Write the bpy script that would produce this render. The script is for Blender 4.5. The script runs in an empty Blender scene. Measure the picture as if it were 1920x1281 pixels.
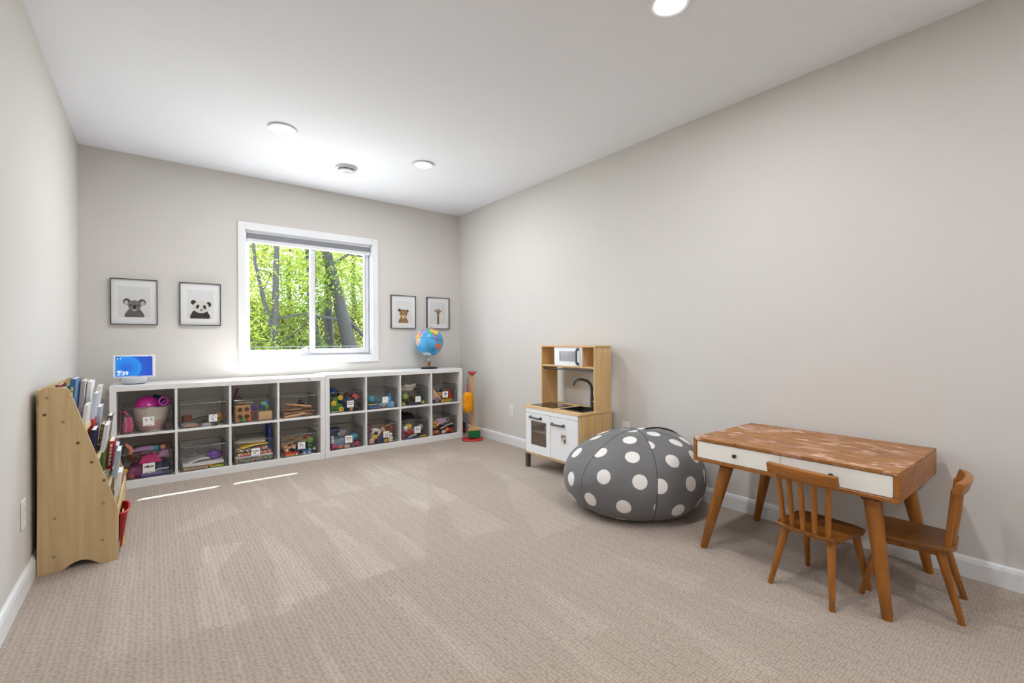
import bpy, bmesh, math, random
from mathutils import Vector, Matrix, Euler, noise
random.seed(7)
PI = math.pi
scene = bpy.context.scene
C = scene.collection
# ------------------------------------------------------------ camera
H = 1.06
cam_data = bpy.data.cameras.new('camera')
cam_data.sensor_width = 36.0
cam_data.lens = 860.0 / 1920.0 * 36.0
cam_data.clip_start = 0.02
cam = bpy.data.objects.new('camera', cam_data)
C.objects.link(cam)
cam.matrix_world = (Matrix.Translation((0, 0, H)) @ Matrix.Rotation(-0.6628, 4, 'Z')
                    @ Matrix.Rotation(PI / 2 - 0.0032, 4, 'X') @ Matrix.Rotation(-0.0032, 4, 'Z'))
scene.camera = cam
# ------------------------------------------------------------ sky, sun, exposure
world = bpy.data.worlds.new('sky')
scene.world = world
world.use_nodes = True
wn = world.node_tree.nodes
bg = wn['Background']
bg.inputs['Color'].default_value = (0.80, 0.91, 1.0, 1)
bg.inputs['Strength'].default_value = 9.0
sun_data = bpy.data.lights.new('sun', 'SUN')
sun_data.energy = 28.0
sun_data.color = (1.0, 0.985, 0.97)
sun_data.angle = math.radians(0.53)
sun = bpy.data.objects.new('sun', sun_data)
C.objects.link(sun)
sun.rotation_euler = Vector((-0.80, -0.77, -1.82)).to_track_quat('-Z', 'Y').to_euler()
sun.location = (6, 9, 14)
LAMP_WATTS = 8.2
scene.view_settings.view_transform = 'Standard'
scene.view_settings.look = 'None'
scene.view_settings.gamma = 1.0
scene.view_settings.use_curve_mapping = False
scene.view_settings.exposure = 0.63

# ------------------------------------------------------------ materials
def srgb(r, g, b):
    f = lambda c: (c / 12.92 if c <= 0.04045 else ((c + 0.055) / 1.055) ** 2.4)
    return (f(r / 255), f(g / 255), f(b / 255), 1)
MATS = {}
def new_mat(name):
    m = bpy.data.materials.new(name)
    m.use_nodes = True
    nt = m.node_tree
    return m, nt, nt.nodes['Principled BSDF']
def mat(name, col, rough=0.5, var=0.06, scale=30, metal=0, bump=0.0, bscale=200, spec=0.5, coat=0):
    if name in MATS: return MATS[name]
    m, nt, p = new_mat(name)
    tc = nt.nodes.new('ShaderNodeTexCoord')
    nz = nt.nodes.new('ShaderNodeTexNoise'); nz.inputs['Scale'].default_value = scale
    nt.links.new(tc.outputs['Object'], nz.inputs['Vector'])
    mx = nt.nodes.new('ShaderNodeMix'); mx.data_type = 'RGBA'
    c = srgb(*col)
    mx.inputs[6].default_value = tuple(min(1, v * (1 - var)) for v in c[:3]) + (1,)
    mx.inputs[7].default_value = tuple(min(1, v * (1 + var)) for v in c[:3]) + (1,)
    nt.links.new(nz.outputs['Fac'], mx.inputs[0])
    nt.links.new(mx.outputs[2], p.inputs['Base Color'])
    p.inputs['Roughness'].default_value = rough
    p.inputs['Metallic'].default_value = metal
    p.inputs['Specular IOR Level'].default_value = spec
    p.inputs['Coat Weight'].default_value = coat
    if bump:
        n2 = nt.nodes.new('ShaderNodeTexNoise'); n2.inputs['Scale'].default_value = bscale
        nt.links.new(tc.outputs['Object'], n2.inputs['Vector'])
        b = nt.nodes.new('ShaderNodeBump'); b.inputs['Strength'].default_value = bump; b.inputs['Distance'].default_value = 0.004
        nt.links.new(n2.outputs['Fac'], b.inputs['Height']); nt.links.new(b.outputs['Normal'], p.inputs['Normal'])
    MATS[name] = m
    return m
def wood(name, dark, light, axis='Z', rough=0.45, scale=6.0, knots=False):
    if name in MATS: return MATS[name]
    m, nt, p = new_mat(name)
    N, L = nt.nodes, nt.links
    tc = N.new('ShaderNodeTexCoord'); mp = N.new('ShaderNodeMapping')
    s = {'X': (0.06, 1, 1), 'Y': (1, 0.06, 1), 'Z': (1, 1, 0.06)}[axis]
    mp.inputs['Scale'].default_value = s
    L.new(tc.outputs['Object'], mp.inputs['Vector'])
    nz = N.new('ShaderNodeTexNoise'); nz.inputs['Scale'].default_value = scale * 10; nz.inputs['Detail'].default_value = 6; nz.inputs['Distortion'].default_value = 0.6
    L.new(mp.outputs['Vector'], nz.inputs['Vector'])
    n2 = N.new('ShaderNodeTexNoise'); n2.inputs['Scale'].default_value = scale * 1.6; n2.inputs['Detail'].default_value = 2
    L.new(mp.outputs['Vector'], n2.inputs['Vector'])
    ad = N.new('ShaderNodeMath'); ad.operation = 'MULTIPLY_ADD'; ad.inputs[1].default_value = 0.6
    L.new(nz.outputs['Fac'], ad.inputs[0])
    sc = N.new('ShaderNodeMath'); sc.operation = 'MULTIPLY'; sc.inputs[1].default_value = 0.4
    L.new(n2.outputs['Fac'], sc.inputs[0]); L.new(sc.outputs[0], ad.inputs[2])
    rp = N.new('ShaderNodeValToRGB')
    rp.color_ramp.elements[0].position = 0.32; rp.color_ramp.elements[0].color = srgb(*dark)
    rp.color_ramp.elements[1].position = 0.66; rp.color_ramp.elements[1].color = srgb(*light)
    L.new(ad.outputs[0], rp.inputs['Fac'])
    L.new(rp.outputs['Color'], p.inputs['Base Color'])
    p.inputs['Roughness'].default_value = rough
    MATS[name] = m
    return m
def clear_mat(name, tint=(0.97, 0.97, 0.97), gloss=0.08, rough=0.03):
    """thin clear plastic or glass: straight-through transmission with a fresnel-like gloss"""
    if name in MATS: return MATS[name]
    m = bpy.data.materials.new(name); m.use_nodes = True
    nt = m.node_tree; N, L = nt.nodes, nt.links
    N.remove(N['Principled BSDF'])
    tr = N.new('ShaderNodeBsdfTransparent'); tr.inputs['Color'].default_value = tint + (1,)
    gl = N.new('ShaderNodeBsdfGlossy'); gl.inputs['Roughness'].default_value = rough
    lw = N.new('ShaderNodeLayerWeight'); lw.inputs['Blend'].default_value = 0.25
    ma = N.new('ShaderNodeMath'); ma.operation = 'MULTIPLY_ADD'; ma.inputs[1].default_value = 0.4; ma.inputs[2].default_value = gloss
    L.new(lw.outputs['Fresnel'], ma.inputs[0])
    mx = N.new('ShaderNodeMixShader')
    L.new(ma.outputs[0], mx.inputs['Fac']); L.new(tr.outputs[0], mx.inputs[1]); L.new(gl.outputs[0], mx.inputs[2])
    L.new(mx.outputs[0], N['Material Output'].inputs['Surface'])
    MATS[name] = m
    return m
def emit_mat(name, col, strength):
    if name in MATS: return MATS[name]
    m, nt, p = new_mat(name)
    p.inputs['Base Color'].default_value = (0.9, 0.9, 0.9, 1)
    p.inputs['Emission Color'].default_value = tuple(col) + (1,)
    p.inputs['Emission Strength'].default_value = strength
    MATS[name] = m
    return m
def col(c, rough=0.45):
    return mat('paint_%d_%d_%d_%d' % (c[0], c[1], c[2], int(rough * 100)), c, rough, 0.08, 60)

# ------------------------------------------------------------ mesh helpers
def B(): return bmesh.new()
def box(bm, x0, x1, y0, y1, z0, z1, bev=0.0, seg=1):
    r = bmesh.ops.create_cube(bm, size=1.0)
    vs = r['verts']
    for v in vs:
        v.co.x = x0 + (v.co.x + 0.5) * (x1 - x0); v.co.y = y0 + (v.co.y + 0.5) * (y1 - y0); v.co.z = z0 + (v.co.z + 0.5) * (z1 - z0)
    if bev:
        es = list({e for v in vs for e in v.link_edges})
        bmesh.ops.bevel(bm, geom=es, offset=bev, segments=seg, affect='EDGES', profile=0.5)
    return bm
def prism(bm, pts, axis, a, b, bev=0.0):
    """polygon pts (2D) extruded along axis from a to b"""
    def P(p, t): return {'X': (t, p[0], p[1]), 'Y': (p[0], t, p[1]), 'Z': (p[0], p[1], t)}[axis]
    v0 = [bm.verts.new(P(p, a)) for p in pts]; v1 = [bm.verts.new(P(p, b)) for p in pts]
    fs = [bm.faces.new(v0), bm.faces.new(v1[::-1])]
    n = len(pts)
    for i in range(n): fs.append(bm.faces.new((v0[i], v1[i], v1[(i + 1) % n], v0[(i + 1) % n])))
    bmesh.ops.recalc_face_normals(bm, faces=fs)
    if bev:
        es = [e for e in fs[0].edges] + [e for e in fs[1].edges]
        bmesh.ops.bevel(bm, geom=es, offset=bev, segments=2, affect='EDGES', profile=0.5)
    return bm
def tube(bm, pts, rad, n=10, cap=True):
    pts = [Vector(p) for p in pts]
    if not isinstance(rad, (list, tuple)): rad = [rad] * len(pts)
    rings = []; up = None
    for i, p in enumerate(pts):
        d = (pts[min(i + 1, len(pts) - 1)] - pts[max(i - 1, 0)]).normalized()
        if up is None: up = Vector((0, 0, 1)) if abs(d.z) < 0.9 else Vector((1, 0, 0))
        s = d.cross(up).normalized(); up = s.cross(d).normalized()
        rings.append([bm.verts.new(p + (s * math.cos(2 * PI * k / n) + up * math.sin(2 * PI * k / n)) * rad[i]) for k in range(n)])
    for a, b in zip(rings, rings[1:]):
        for k in range(n): bm.faces.new((a[k], a[(k + 1) % n], b[(k + 1) % n], b[k]))
    if cap:
        bm.faces.new(rings[0][::-1]); bm.faces.new(rings[-1])
    return bm
def lathe(bm, prof, n=24, cx=0, cy=0):
    rings = []
    for r, z in prof:
        if r < 1e-5: rings.append([bm.verts.new((cx, cy, z))])
        else: rings.append([bm.verts.new((cx + r * math.cos(2 * PI * k / n), cy + r * math.sin(2 * PI * k / n), z)) for k in range(n)])
    for a, b in zip(rings, rings[1:]):
        for k in range(n):
            q = [a[k % len(a)], a[(k + 1) % len(a)], b[(k + 1) % len(b)], b[k % len(b)]]
            u = []
            for v in q:
                if v not in u: u.append(v)
            if len(u) > 2: bm.faces.new(u)
    return bm
def ellip(bm, c, r, sub=2, rot=None):
    res = bmesh.ops.create_icosphere(bm, subdivisions=sub, radius=1.0)
    M = Matrix.Translation(c) @ (rot.to_matrix().to_4x4() if rot else Matrix()) @ Matrix.Diagonal((r[0], r[1], r[2], 1))
    for v in res['verts']: v.co = M @ v.co
    return bm
def flat(bm, pts, y, flip=True):
    """a flat printed shape in the XZ plane at depth y, facing -Y"""
    vs = [bm.verts.new((p[0], y, p[1])) for p in pts]
    f = bm.faces.new(vs)
    f.normal_update()
    if f.normal.y > 0: f.normal_flip()
    return bm
def oval(cx, cz, rx, rz, n=20, a=0.0):
    return [(cx + rx * math.cos(t) * math.cos(a) - rz * math.sin(t) * math.sin(a), cz + rx * math.cos(t) * math.sin(a) + rz * math.sin(t) * math.cos(a))
            for t in [2 * PI * k / n for k in range(n)]]
def obj(name, bm, m, parent=None, smooth=None, loc=None, rot=None):
    me = bpy.data.meshes.new(name)
    bm.to_mesh(me); bm.free()
    o = bpy.data.objects.new(name, me); C.objects.link(o)
    if m is not None:
        for k in (m if isinstance(m, (list, tuple)) else [m]): me.materials.append(k)
    if smooth is not None:
        me.shade_smooth()
        if smooth < 180:
            try: me.set_sharp_from_angle(angle=math.radians(smooth))
            except Exception: pass
    if parent is not None: o.parent = parent
    if loc is not None: o.location = loc
    if rot is not None: o.rotation_euler = rot
    return o
def tag(o, label, cat, group=None, kind=None):
    o['label'] = label; o['category'] = cat
    if group: o['group'] = group
    if kind: o['kind'] = kind
    return o
def thing(name, label, cat, loc=(0, 0, 0), rz=0.0, group=None):
    o = bpy.data.objects.new(name, None); C.objects.link(o)
    o.empty_display_size = 0.05
    o.location = loc; o.rotation_euler = (0, 0, rz)
    return tag(o, label, cat, group)
def struct(o, label, cat):
    return tag(o, label, cat, None, 'structure')
def text_mesh(name, body, size, m, parent, loc, rot, space=1.0):
    cu = bpy.data.curves.new(name, 'FONT'); cu.body = body; cu.size = size; cu.extrude = 0.0003; cu.resolution_u = 3; cu.space_character = space
    t = bpy.data.objects.new(name + '_curve', cu); C.objects.link(t)
    dg = bpy.context.evaluated_depsgraph_get(); dg.update()
    me = bpy.data.meshes.new_from_object(t.evaluated_get(dg))
    bpy.data.objects.remove(t)
    o = bpy.data.objects.new(name, me); C.objects.link(o)
    me.materials.clear(); me.materials.append(m)
    o.parent = parent; o.location = loc; o.rotation_euler = rot
    return o

# ------------------------------------------------------------ the room
XL, XR, YB, YF, ZC = -0.4395, 2.8525, 4.659, -1.70, 2.526
WX0, WX1, WZ0, WZ1 = 0.637, 1.794, 0.905, 2.052      # window opening
wall_m = mat('wall_paint', (214, 210, 205), 0.85, 0.012, 3, bump=0.05, bscale=260)
ceil_m = mat('ceiling_paint', (243, 245, 251), 0.9, 0.01, 3, bump=0.04, bscale=260)
trim_m = mat('trim_white', (233, 234, 236), 0.45, 0.01, 8)
vinyl_m = mat('vinyl_white', (220, 222, 226), 0.35, 0.01, 8)

def carpet_material():
    m, nt, p = new_mat('carpet')
    N, L = nt.nodes, nt.links
    tc = N.new('ShaderNodeTexCoord')
    def vor(sx, sy, rnd):
        mp = N.new('ShaderNodeMapping'); mp.inputs['Scale'].default_value = (sx, sy, 1); mp.inputs['Rotation'].default_value = (0, 0, 0.0)
        L.new(tc.outputs['Object'], mp.inputs['Vector'])
        v = N.new('ShaderNodeTexVoronoi'); v.inputs['Scale'].default_value = 1.0; v.inputs['Randomness'].default_value = rnd
        v.voronoi_dimensions = '2D'
        L.new(mp.outputs['Vector'], v.inputs['Vector'])
        return v
    v = vor(57, 98, 0.52)
    rows = N.new('ShaderNodeTexWave'); rows.wave_type = 'BANDS'; rows.bands_direction = 'X'
    rows.inputs['Scale'].default_value = 5.2; rows.inputs['Distortion'].default_value = 1.2; rows.inputs['Detail'].default_value = 1; rows.inputs['Detail Scale'].default_value = 6
    L.new(tc.outputs['Object'], rows.inputs['Vector'])
    at = N.new('ShaderNodeAttribute'); at.attribute_name = 'pile'
    nz = N.new('ShaderNodeTexNoise'); nz.inputs['Scale'].default_value = 420; nz.inputs['Detail'].default_value = 2
    L.new(tc.outputs['Object'], nz.inputs['Vector'])
    big = N.new('ShaderNodeTexNoise'); big.inputs['Scale'].default_value = 2.2; big.inputs['Detail'].default_value = 3
    L.new(tc.outputs['Object'], big.inputs['Vector'])
    # value = pile + loops + fibres
    def math_(op, a, b=None, c=None):
        n = N.new('ShaderNodeMath'); n.operation = op
        for i, x in enumerate((a, b, c)):
            if x is None: continue
            if isinstance(x, (int, float)): n.inputs[i].default_value = x
            else: L.new(x, n.inputs[i])
        return n.outputs[0]
    h = math_('SUBTRACT', 1.0, math_('MULTIPLY', v.outputs['Distance'], 1.5))
    val = math_('MULTIPLY_ADD', h, 0.36, 0.05)
    val = math_('MULTIPLY_ADD', nz.outputs['Fac'], 0.30, val)
    val = math_('MULTIPLY_ADD', rows.outputs['Fac'], 0.05, val)
    val = math_('MULTIPLY_ADD', big.outputs['Fac'], 0.12, val)
    val = math_('MULTIPLY_ADD', at.outputs['Fac'], 0.30, val)
    rp = N.new('ShaderNodeValToRGB'); e = rp.color_ramp.elements
    e[0].position = 0.12; e[0].color = srgb(146, 132, 120)
    e[1].position = 0.95; e[1].color = srgb(220, 208, 197)
    mid = e.new(0.5); mid.color = srgb(178, 162, 148)
    L.new(val, rp.inputs['Fac']); L.new(rp.outputs['Color'], p.inputs['Base Color'])
    p.inputs['Roughness'].default_value = 0.95
    p.inputs['Specular IOR Level'].default_value = 0.1
    p.inputs['Sheen Weight'].default_value = 0.25
    bp = N.new('ShaderNodeBump'); bp.inputs['Strength'].default_value = 0.55; bp.inputs['Distance'].default_value = 0.006
    hb = math_('MULTIPLY_ADD', nz.outputs['Fac'], 0.4, h)
    L.new(hb, bp.inputs['Height']); L.new(bp.outputs['Normal'], p.inputs['Normal'])
    return m
# pile brushed by the vacuum cleaner: (polygon on the floor, how much lighter)
PILE = [([(-0.13, 2.01), (-0.02, 2.02), (0.39, 1.96), (0.58, 2.01), (0.89, 2.02), (1.05, 2.03), (1.92, 3.71), (1.03, 4.43), (-0.27, 4.35)], 0.2), ([(1.07, 3.96), (0.95, 3.21), (1.17, 3.21)], 0.35), ([(1.33, 4.03), (1.25, 3.21), (1.42, 3.24)], 0.32), ([(0.83, 3.91), (0.75, 3.2), (0.89, 3.2)], 0.4), ([(0.57, 3.88), (0.55, 3.22), (0.62, 3.24), (0.62, 3.8)], 0.3), ([(0.47, 3.01), (0.4, 2.01), (0.58, 2.02)], 0.38), ([(0.75, 3.1), (0.7, 2.01), (0.89, 2.02)], 0.38), ([(0.17, 2.92), (0.13, 2.03), (0.21, 1.95), (0.29, 2.02)], 0.33), ([(0.17, 2.87), (0.37, 2.79), (0.21, 2.47)], 0.4), ([(0.08, 3.13), (0.43, 3.25), (0.38, 3.56), (0.08, 3.22)], 0.35), ([(1.64, 3.93), (1.59, 3.27), (1.72, 3.32), (1.74, 3.85)], 0.3), ([(0.45, 1.81), (0.45, 1.45), (0.49, 1.42)], 0.35), ([(0.21, 1.99), (0.22, 1.63), (0.24, 1.61), (0.23, 1.83)], 0.32), ([(0.75, 1.8), (0.77, 1.49), (0.8, 1.55), (0.8, 1.82)], 0.35), ([(1.02, 2.89), (1.01, 1.96), (1.08, 2.1)], 0.3), ([(0.83, 3.08), (0.97, 2.89), (0.96, 3.19)], 0.3), ([(-0.14, 2.79), (-0.12, 1.97), (-0.1, 1.96), (-0.11, 2.77)], 0.25), ([(-0.1, 2.94), (-0.08, 2.07), (-0.06, 2.05), (-0.07, 2.92)], 0.25), ([(-0.03, 3.25), (-0.03, 2.12), (-0.01, 2.11), (-0.01, 3.23)], 0.18), ([(0.04, 3.19), (0.03, 2.15), (0.04, 2.13), (0.06, 3.17)], 0.18), ([(0.4, 2.08), (0.36, 1.96), (0.43, 1.94), (0.46, 2.13)], 0.3), ([(1.28, 2.94), (1.3, 2.52), (1.4, 2.71)], 0.35), ([(1.6, 3.08), (1.3, 2.09), (1.61, 2.07)], 0.3), ([(2.21, 3.05), (1.61, 1.84), (1.97, 1.83)], 0.32), ([(1.7, 4.14), (1.76, 3.4), (2.25, 3.7)], 0.3), ([(1.48, 3.84), (1.3, 2.58), (1.63, 2.68)], 0.3), ([(0.8, 1.83), (0.78, 1.19), (0.87, 1.12)], 0.28), ([(1.32, 1.55), (1.19, 1.13), (1.35, 1.11)], 0.26), ([(1.17, 1.53), (1.07, 0.95), (1.17, 0.88)], 0.22), ([(1.45, 4.61), (1.31, 3.4), (1.59, 3.44)], 0.3), ([(2.17, 4.18), (1.95, 3.46), (2.3, 3.41)], 0.28), ([(2.33, 3.63), (2.07, 2.79), (2.48, 2.64)], 0.25), ([(1.74, 1.51), (1.76, 1.06), (1.96, 1.08)], 0.24), ([(1.57, 1.16), (1.41, 0.69), (1.56, 0.63)], 0.24), ([(1.82, 1.07), (1.82, 0.66), (1.99, 0.65)], 0.2), ([(0.77, 3.37), (0.79, 2.5), (0.97, 2.53)], 0.0)]
def inside(x, y, poly):
    r = False; j = len(poly) - 1
    for i in range(len(poly)):
        xi, yi = poly[i]; xj, yj = poly[j]
        if (yi > y) != (yj > y) and x < (xj - xi) * (y - yi) / (yj - yi) + xi: r = not r
        j = i
    return r
def build_floor():
    st = 0.02
    nx = int(round((XR - XL) / st)); ny = int(round((YB - YF) / st))
    verts = [(XL + (XR - XL) * i / nx, YF + (YB - YF) * j / ny, 0) for j in range(ny + 1) for i in range(nx + 1)]
    faces = [(j * (nx + 1) + i, j * (nx + 1) + i + 1, (j + 1) * (nx + 1) + i + 1, (j + 1) * (nx + 1) + i) for j in range(ny) for i in range(nx)]
    me = bpy.data.meshes.new('floor'); me.from_pydata(verts, [], faces)
    a = me.attributes.new('pile', 'FLOAT', 'POINT')
    bbs = [(min(p[0] for p in P), max(p[0] for p in P), min(p[1] for p in P), max(p[1] for p in P)) for P, w in PILE]
    vals = []
    for x, y, z in verts:
        s = 0.0
        wx = x + 0.03 * noise.noise((x * 3, y * 3, 1.3)); wy = y + 0.03 * noise.noise((x * 3, y * 3, 7.9))
        for (P, w), b in zip(PILE, bbs):
            if b[0] <= wx <= b[1] and b[2] <= wy <= b[3] and inside(wx, wy, P): s += w
        vals.append(s)
    a.data.foreach_set('value', vals)
    o = bpy.data.objects.new('floor', me); C.objects.link(o)
    me.materials.append(carpet_material())
    struct(o, 'beige looped carpet with pale vacuum tracks', 'floor')
build_floor()
b = B(); box(b, XL - 0.1, XR + 0.1, YF - 0.1, YB + 0.14, -0.12, -0.004)
struct(obj('floor_slab', b, mat('concrete', (120, 118, 115), 0.9)), 'plain slab underneath the beige carpet', 'floor slab')
b = B(); box(b, XL - 0.1, XR + 0.1, YF - 0.1, YB + 0.14, ZC, ZC + 0.1)
struct(obj('ceiling', b, ceil_m), 'smooth white ceiling with recessed lights', 'ceiling')
b = B(); box(b, XL - 0.1, XL, YF - 0.1, YB + 0.14, 0, ZC)
struct(obj('wall_left', b, wall_m), 'off-white wall behind the wooden book rack', 'wall')
b = B(); box(b, XR, XR + 0.1, YF - 0.1, YB + 0.14, 0, ZC)
struct(obj('wall_right', b, wall_m), 'long blank off-white wall behind the desk', 'wall')
b = B(); box(b, XL, XR, YF - 0.1, YF, 0, ZC)
struct(obj('wall_front', b, wall_m), 'off-white wall facing the window wall', 'wall')
b = B()
box(b, XL, WX0, YB, YB + 0.14, 0, ZC); box(b, WX1, XR, YB, YB + 0.14, 0, ZC)
box(b, WX0, WX1, YB, YB + 0.14, 0, WZ0); box(b, WX0, WX1, YB, YB + 0.14, WZ1, ZC)
struct(obj('wall_back', b, wall_m), 'off-white wall with the window and four animal pictures', 'wall')
def baseboard(name, pts, label):
    # profile: flat board with an eased top, extruded along the wall
    b = B(); (x0, y0, x1, y1) = pts
    t = 0.016; h = 0.092
    prof = [(0, 0), (t, 0), (t, h - 0.022), (t * 0.72, h - 0.006), (t * 0.35, h), (0, h)]
    if x0 == x1:
        s = 1 if x0 < 1 else -1
        prism(b, [(x0 + s * p[0], p[1]) for p in prof], 'Y', y0, y1)
    else:
        s = -1 if y0 > 1 else 1
        prism(b, [(y0 + s * p[0], p[1]) for p in prof], 'X', x0, x1)
    struct(obj(name, b, trim_m), label, 'baseboard')
baseboard('baseboard_left', (XL, YF, XL, YB), 'white baseboard running under the book rack wall')
baseboard('baseboard_right', (XR, YF, XR, YB), 'white baseboard along the long blank wall')
baseboard('baseboard_back', (XL, YB, XR, YB), 'white baseboard behind the cube shelves')
baseboard('baseboard_front', (XL, YF, XR, YF), 'white baseboard opposite the window wall')

# ------------------------------------------------------------ window
win = bpy.data.objects.new('window_1', None); C.objects.link(win)
win.location = ((WX0 + WX1) / 2, YB, WZ0)
struct(win, 'white sliding window with two panes looking onto trees', 'window')
def wl(x0, x1, y0, y1, z0, z1, name, m, bev=0.002, par=None):
    b = B(); cx = (WX0 + WX1) / 2
    box(b, x0 - cx, x1 - cx, y0 - YB, y1 - YB, z0 - WZ0, z1 - WZ0, bev)
    return obj(name, b, m, par or win)
cw = 0.062
wl(WX0 - cw + 0.008, WX0 + 0.004, YB - 0.016, YB, WZ0 - cw, WZ1 + cw, 'casing_board', trim_m)
wl(WX1 - 0.004, WX1 + cw - 0.008 + 0.006, YB - 0.016, YB, WZ0 - cw, WZ1 + cw, 'casing_board', trim_m)
wl(WX0 + 0.004, WX1 - 0.004, YB - 0.0155, YB, WZ1 - 0.004, WZ1 + cw, 'casing_board', trim_m)
wl(WX0 + 0.004, WX1 - 0.004, YB - 0.0155, YB, WZ0 - cw, WZ0 + 0.004, 'casing_board', trim_m)
b = B(); cx = (WX0 + WX1) / 2; hw = (WX1 - WX0) / 2; hz = WZ1 - WZ0
box(b, -hw, -hw + 0.014, 0, 0.14, 0, hz); box(b, hw - 0.014, hw, 0, 0.14, 0, hz)
box(b, -hw, hw, 0, 0.14, 0, 0.014); box(b, -hw, hw, 0, 0.14, hz - 0.014, hz)
obj('jamb', b, vinyl_m, win)
# fixed outer sash frame around the whole opening
def frame_ring(x0, x1, y0, y1, z0, z1, l, r, bo, t, name, bev=0.002):
    b = B(); ox = (WX0 + WX1) / 2
    X0, X1, Z0, Z1 = x0 - ox, x1 - ox, z0 - WZ0, z1 - WZ0
    box(b, X0, X0 + l, y0 - YB, y1 - YB, Z0, Z1, bev); box(b, X1 - r, X1, y0 - YB, y1 - YB, Z0, Z1, bev)
    box(b, X0 + l, X1 - r, y0 - YB, y1 - YB, Z0, Z0 + bo, bev); box(b, X0 + l, X1 - r, y0 - YB, y1 - YB, Z1 - t, Z1, bev)
    return obj(name, b, vinyl_m, win)
GY = YB + 0.075
frame_ring(WX0 + 0.014, WX1 - 0.014, YB + 0.06, YB + 0.125, WZ0 + 0.014, WZ1 - 0.014, 0.016, 0.016, 0.03, 0.03, 'window_frame')
ls = frame_ring(WX0 + 0.03, 1.236, GY, GY + 0.03, WZ0 + 0.044, WZ1 - 0.04, 0.018, 0.034, 0.026, 0.03, 'fixed_sash')
rs = frame_ring(1.196, WX1 - 0.03, GY - 0.032, GY - 0.002, WZ0 + 0.030, WZ1 - 0.04, 0.044, 0.040, 0.046, 0.03, 'sliding_sash')
glass_m = clear_mat('window_glass', (0.985, 0.99, 0.985), 0.01, 0.0)
gl2 = clear_mat('window_glass_screened', (0.86, 0.88, 0.88), 0.02, 0.0)
wl(WX0 + 0.048, 1.20, GY + 0.012, GY + 0.016, WZ0 + 0.07, WZ1 - 0.07, 'pane', glass_m, 0)
wl(1.242, WX1 - 0.07, GY - 0.018, GY - 0.014, WZ0 + 0.078, WZ1 - 0.07, 'pane', gl2, 0)
wl(1.738, 1.7395, GY - 0.034, GY - 0.026, WZ0 + 0.078, WZ1 - 0.07, 'gasket', mat('gasket_black', (30, 30, 30), 0.6), 0)
wl(1.244, 1.2455, GY - 0.034, GY - 0.026, WZ0 + 0.078, WZ1 - 0.07, 'gasket', MATS['gasket_black'], 0)
b = B(); box(b, -0.028, 0.028, -0.016, 0, 0, 0.012, 0.003); tube(b, [(0, -0.008, 0.012), (0.02, -0.01, 0.022), (0.045, -0.012, 0.024)], 0.005, 8)
obj('latch', b, vinyl_m, win, 30, (1.15 - cx, GY - YB, 0.072))
b = B(); box(b, -0.006, 0.006, -0.01, 0, 0, 0.04, 0.003)
obj('finger_pull', b, vinyl_m, win, None, (1.757 - cx, GY - 0.032 - YB, 0.49))
# raised cellular shade in the head of the window
sh = thing('window_shade', 'grey pleated shade drawn up at the top of the window', 'window shade', (cx, YB + 0.03, 1.945))
def sl(z0, z1, y0, y1, name, m, bev=0.002, inset=0.002):
    b = B(); box(b, -hw + 0.016 + inset, hw - 0.016 - inset, y0, y1, z0 - 1.945, z1 - 1.945, bev)
    return obj(name, b, m, sh)
sl(2.026, 2.036, -0.024, 0.024, 'head_rail', vinyl_m)
sl(1.945, 1.976, -0.024, 0.024, 'bottom_rail', vinyl_m, 0.003, 0.0)
for k in range(5):
    z = 1.9765 + k * 0.00985
    sl(z, z + 0.0095, -0.021, 0.021, 'pleat', mat('shade_grey', (150, 152, 158), 0.8, 0.05, 90), 0.003, 0.004)

# ------------------------------------------------------------ outside
b = B(); box(b, -6, 16, YB + 0.14, 34, -0.4, -0.1)
struct(obj('ground', b, mat('forest_floor', (96, 104, 58), 0.95, 0.4, 3)), 'leafy woodland ground outside the window', 'ground')
b = B(); box(b, -3, 6, YB + 0.14, 8.4, -0.1, -0.02)
struct(obj('reflector', b, mat('reflector_concrete', (205, 202, 196), 0.9, 0.08, 6)), 'unseen added pale concrete patio outside below the window', 'reflector')  # unseen slab added to bounce sunlight up to the ceiling
b = B(); box(b, -1.2, 4.0, YB + 0.14, YB + 0.38, 2.70, 2.78, 0.004)
struct(obj('sun_trim_eave', b, mat('sun_trim_white', (225, 225, 222), 0.8)), 'unseen roof overhang added outside to trim the sunlight', 'sun_blocker')  # unseen overhang added, depth set to narrow the sun strip on the floor
bark_m = mat('bark', (27, 26, 25), 0.9, 0.35, 14, bump=0.6, bscale=40)
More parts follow.
